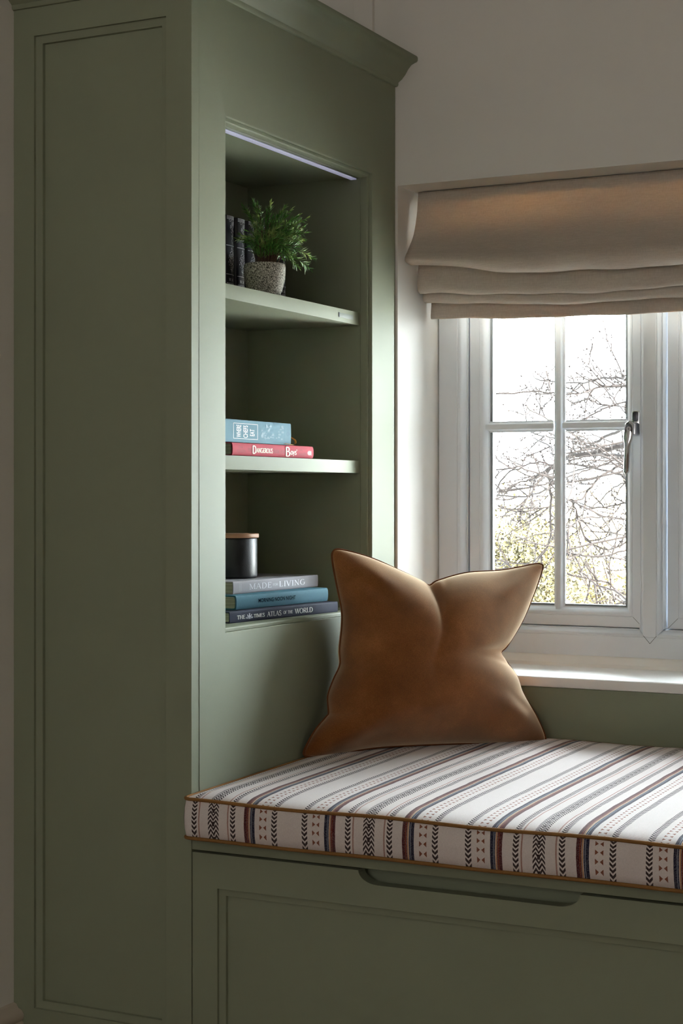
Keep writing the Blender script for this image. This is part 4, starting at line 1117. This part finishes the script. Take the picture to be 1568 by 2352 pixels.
for br in BRANCHES:
    pts = [Vector(p[:3]) for p in br]; rad = [max(p[3] * 1.1 + 0.0011, 0.0026) for p in br]
    if pts[0].x > -0.36 and pts[0].y < 3.4 and len(pts) > 3:
        q = Vector((0.42, 2.97, max(0.75, min(1.5, pts[0].z + (0.12 if pts[0].z > .7 else 0.25)))))
        mid = (pts[0] + q) / 2 + Vector((0, 0, 0.03))
        pts = [q, mid] + pts; rad = [rad[0] * 1.5, rad[0] * 1.2] + rad
    n = 4
    P = smoothpath(pts, n)
    R_ = []
    for i in range(len(P)):
        f = i / n; a = int(min(f, len(rad) - 2)); R_.append(rad[a] + (rad[a + 1] - rad[a]) * min(f - a, 1))
    P = [p + Vector((rt.uniform(-1, 1), 0, rt.uniform(-1, 1))) * min(0.0025, r * .9) for p, r in zip(P, R_)]
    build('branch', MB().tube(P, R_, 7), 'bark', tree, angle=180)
    for i in range(2, len(P) - 1):
        if rt.random() < 0.30:
            d = (P[i + 1] - P[i - 1]).normalized()
            sd = Matrix.Rotation(rt.uniform(0, 2 * pi), 3, d) @ d.orthogonal().normalized()
            twig(P[i], (d * 0.75 + sd * rt.uniform(.5, .9)).normalized(), rt.uniform(0.06, 0.18), 0.0026, 1)
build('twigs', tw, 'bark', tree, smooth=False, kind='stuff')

# ------------------------------------------------------------------ garden: shrubs and hedge
def leaf_cloud(cx, cy, cz, rx, ry, rz, n, size, seed, clump=60):
    r = random.Random(seed); mb = MB()
    cl = []
    for k in range(clump):
        while True:
            p = Vector((r.uniform(-1, 1), r.uniform(-1, 1), r.uniform(-1, 1)))
            if p.length < 1: break
        cl.append(p)
    vs = []; fs = []
    for k in range(n):
        c = r.choice(cl)
        p = c + Vector((r.gauss(0, .16), r.gauss(0, .16), r.gauss(0, .16)))
        p = Vector((cx + p.x * rx, cy + p.y * ry, cz + p.z * rz))
        if p.z < -0.19: continue
        a = Vector((r.uniform(-1, 1), r.uniform(-1, 1), r.uniform(-.6, 1))).normalized()
        b = a.orthogonal().normalized(); b = Matrix.Rotation(r.uniform(0, 6.28), 3, a) @ b
        L = size * r.uniform(.6, 1.3); W = L * .32
        o = len(vs)
        vs += [p, p + a * L * .5 + b * W, p + a * L, p + a * L * .5 - b * W]
        fs += [(o, o + 1, o + 2, o + 3)]
    mb.add(vs, fs)
    return mb
def shrub(name, x, y, rx, ry, h, n, size, seed, leaf, nst, label, stemr=0.006):
    s = empty(name, (x, y, -0.2), label=label, cat='shrub', group='shrubs beyond the lawn')
    build('foliage', leaf_cloud(x, y, -0.2 + h * .55, rx, ry, h * .5, n, size, seed), leaf, s, smooth=False, kind='stuff')
    r = random.Random(seed + 1)
    mb = MB()
    for k in range(nst):
        a = r.uniform(0, 6.28); q = r.uniform(0, .25)
        p0 = Vector((x + cos(a) * q * rx, y + sin(a) * q * ry, -0.21)); q2 = r.uniform(.3, 1)
        p2 = Vector((x + cos(a) * q2 * rx, y + sin(a) * q2 * ry, -0.2 + h * r.uniform(.6, 1.05)))
        pm = (p0 + p2) / 2 + Vector((r.uniform(-.06, .06), r.uniform(-.06, .06), h * .08))
        mb.tube(smoothpath([p0, pm, p2], 4), [stemr, stemr * .95, stemr * .9, stemr * .8, stemr * .7, stemr * .6, stemr * .5, stemr * .4, stemr * .3], 5)
    build('stems', mb, 'bark', s, smooth=False, kind='stuff')
shrub('shrub', -1.95, 6.1, 0.50, 0.36, 0.98, 30000, 0.021, 5, 'leaf_gold', 40, 'golden leafy shrub seen through the lower left panes', 0.004)
shrub('shrub', -0.86, 4.9, 0.36, 0.32, 0.85, 12000, 0.020, 9, 'leaf_gold', 36, 'sparse twiggy shrub with yellow stems seen through the lower right pane', 0.008)
hg = empty('hedge', (-2.3, 8.6, -0.2), label='long pale straw coloured hedge far behind the shrubs', cat='hedge')
build('foliage', leaf_cloud(-2.3, 8.6, 0.33, 3.4, 0.5, 0.62, 14000, 0.06, 31, 500), 'leaf_straw', hg, smooth=False, kind='stuff')
r_ = random.Random(77); mb = MB()
for k in range(700):
    x = -2.3 + r_.uniform(-3.4, 3.4); y = 8.6 + r_.uniform(-.6, .4)
    mb.tube([(x, y, -0.21), (x + r_.uniform(-.05, .05), y, 0.3), (x + r_.uniform(-.12, .12), y, r_.uniform(.55, .98))], [.006, .005, .002], 4)
build('stems', mb, 'leaf_straw', hg, smooth=False, kind='stuff')
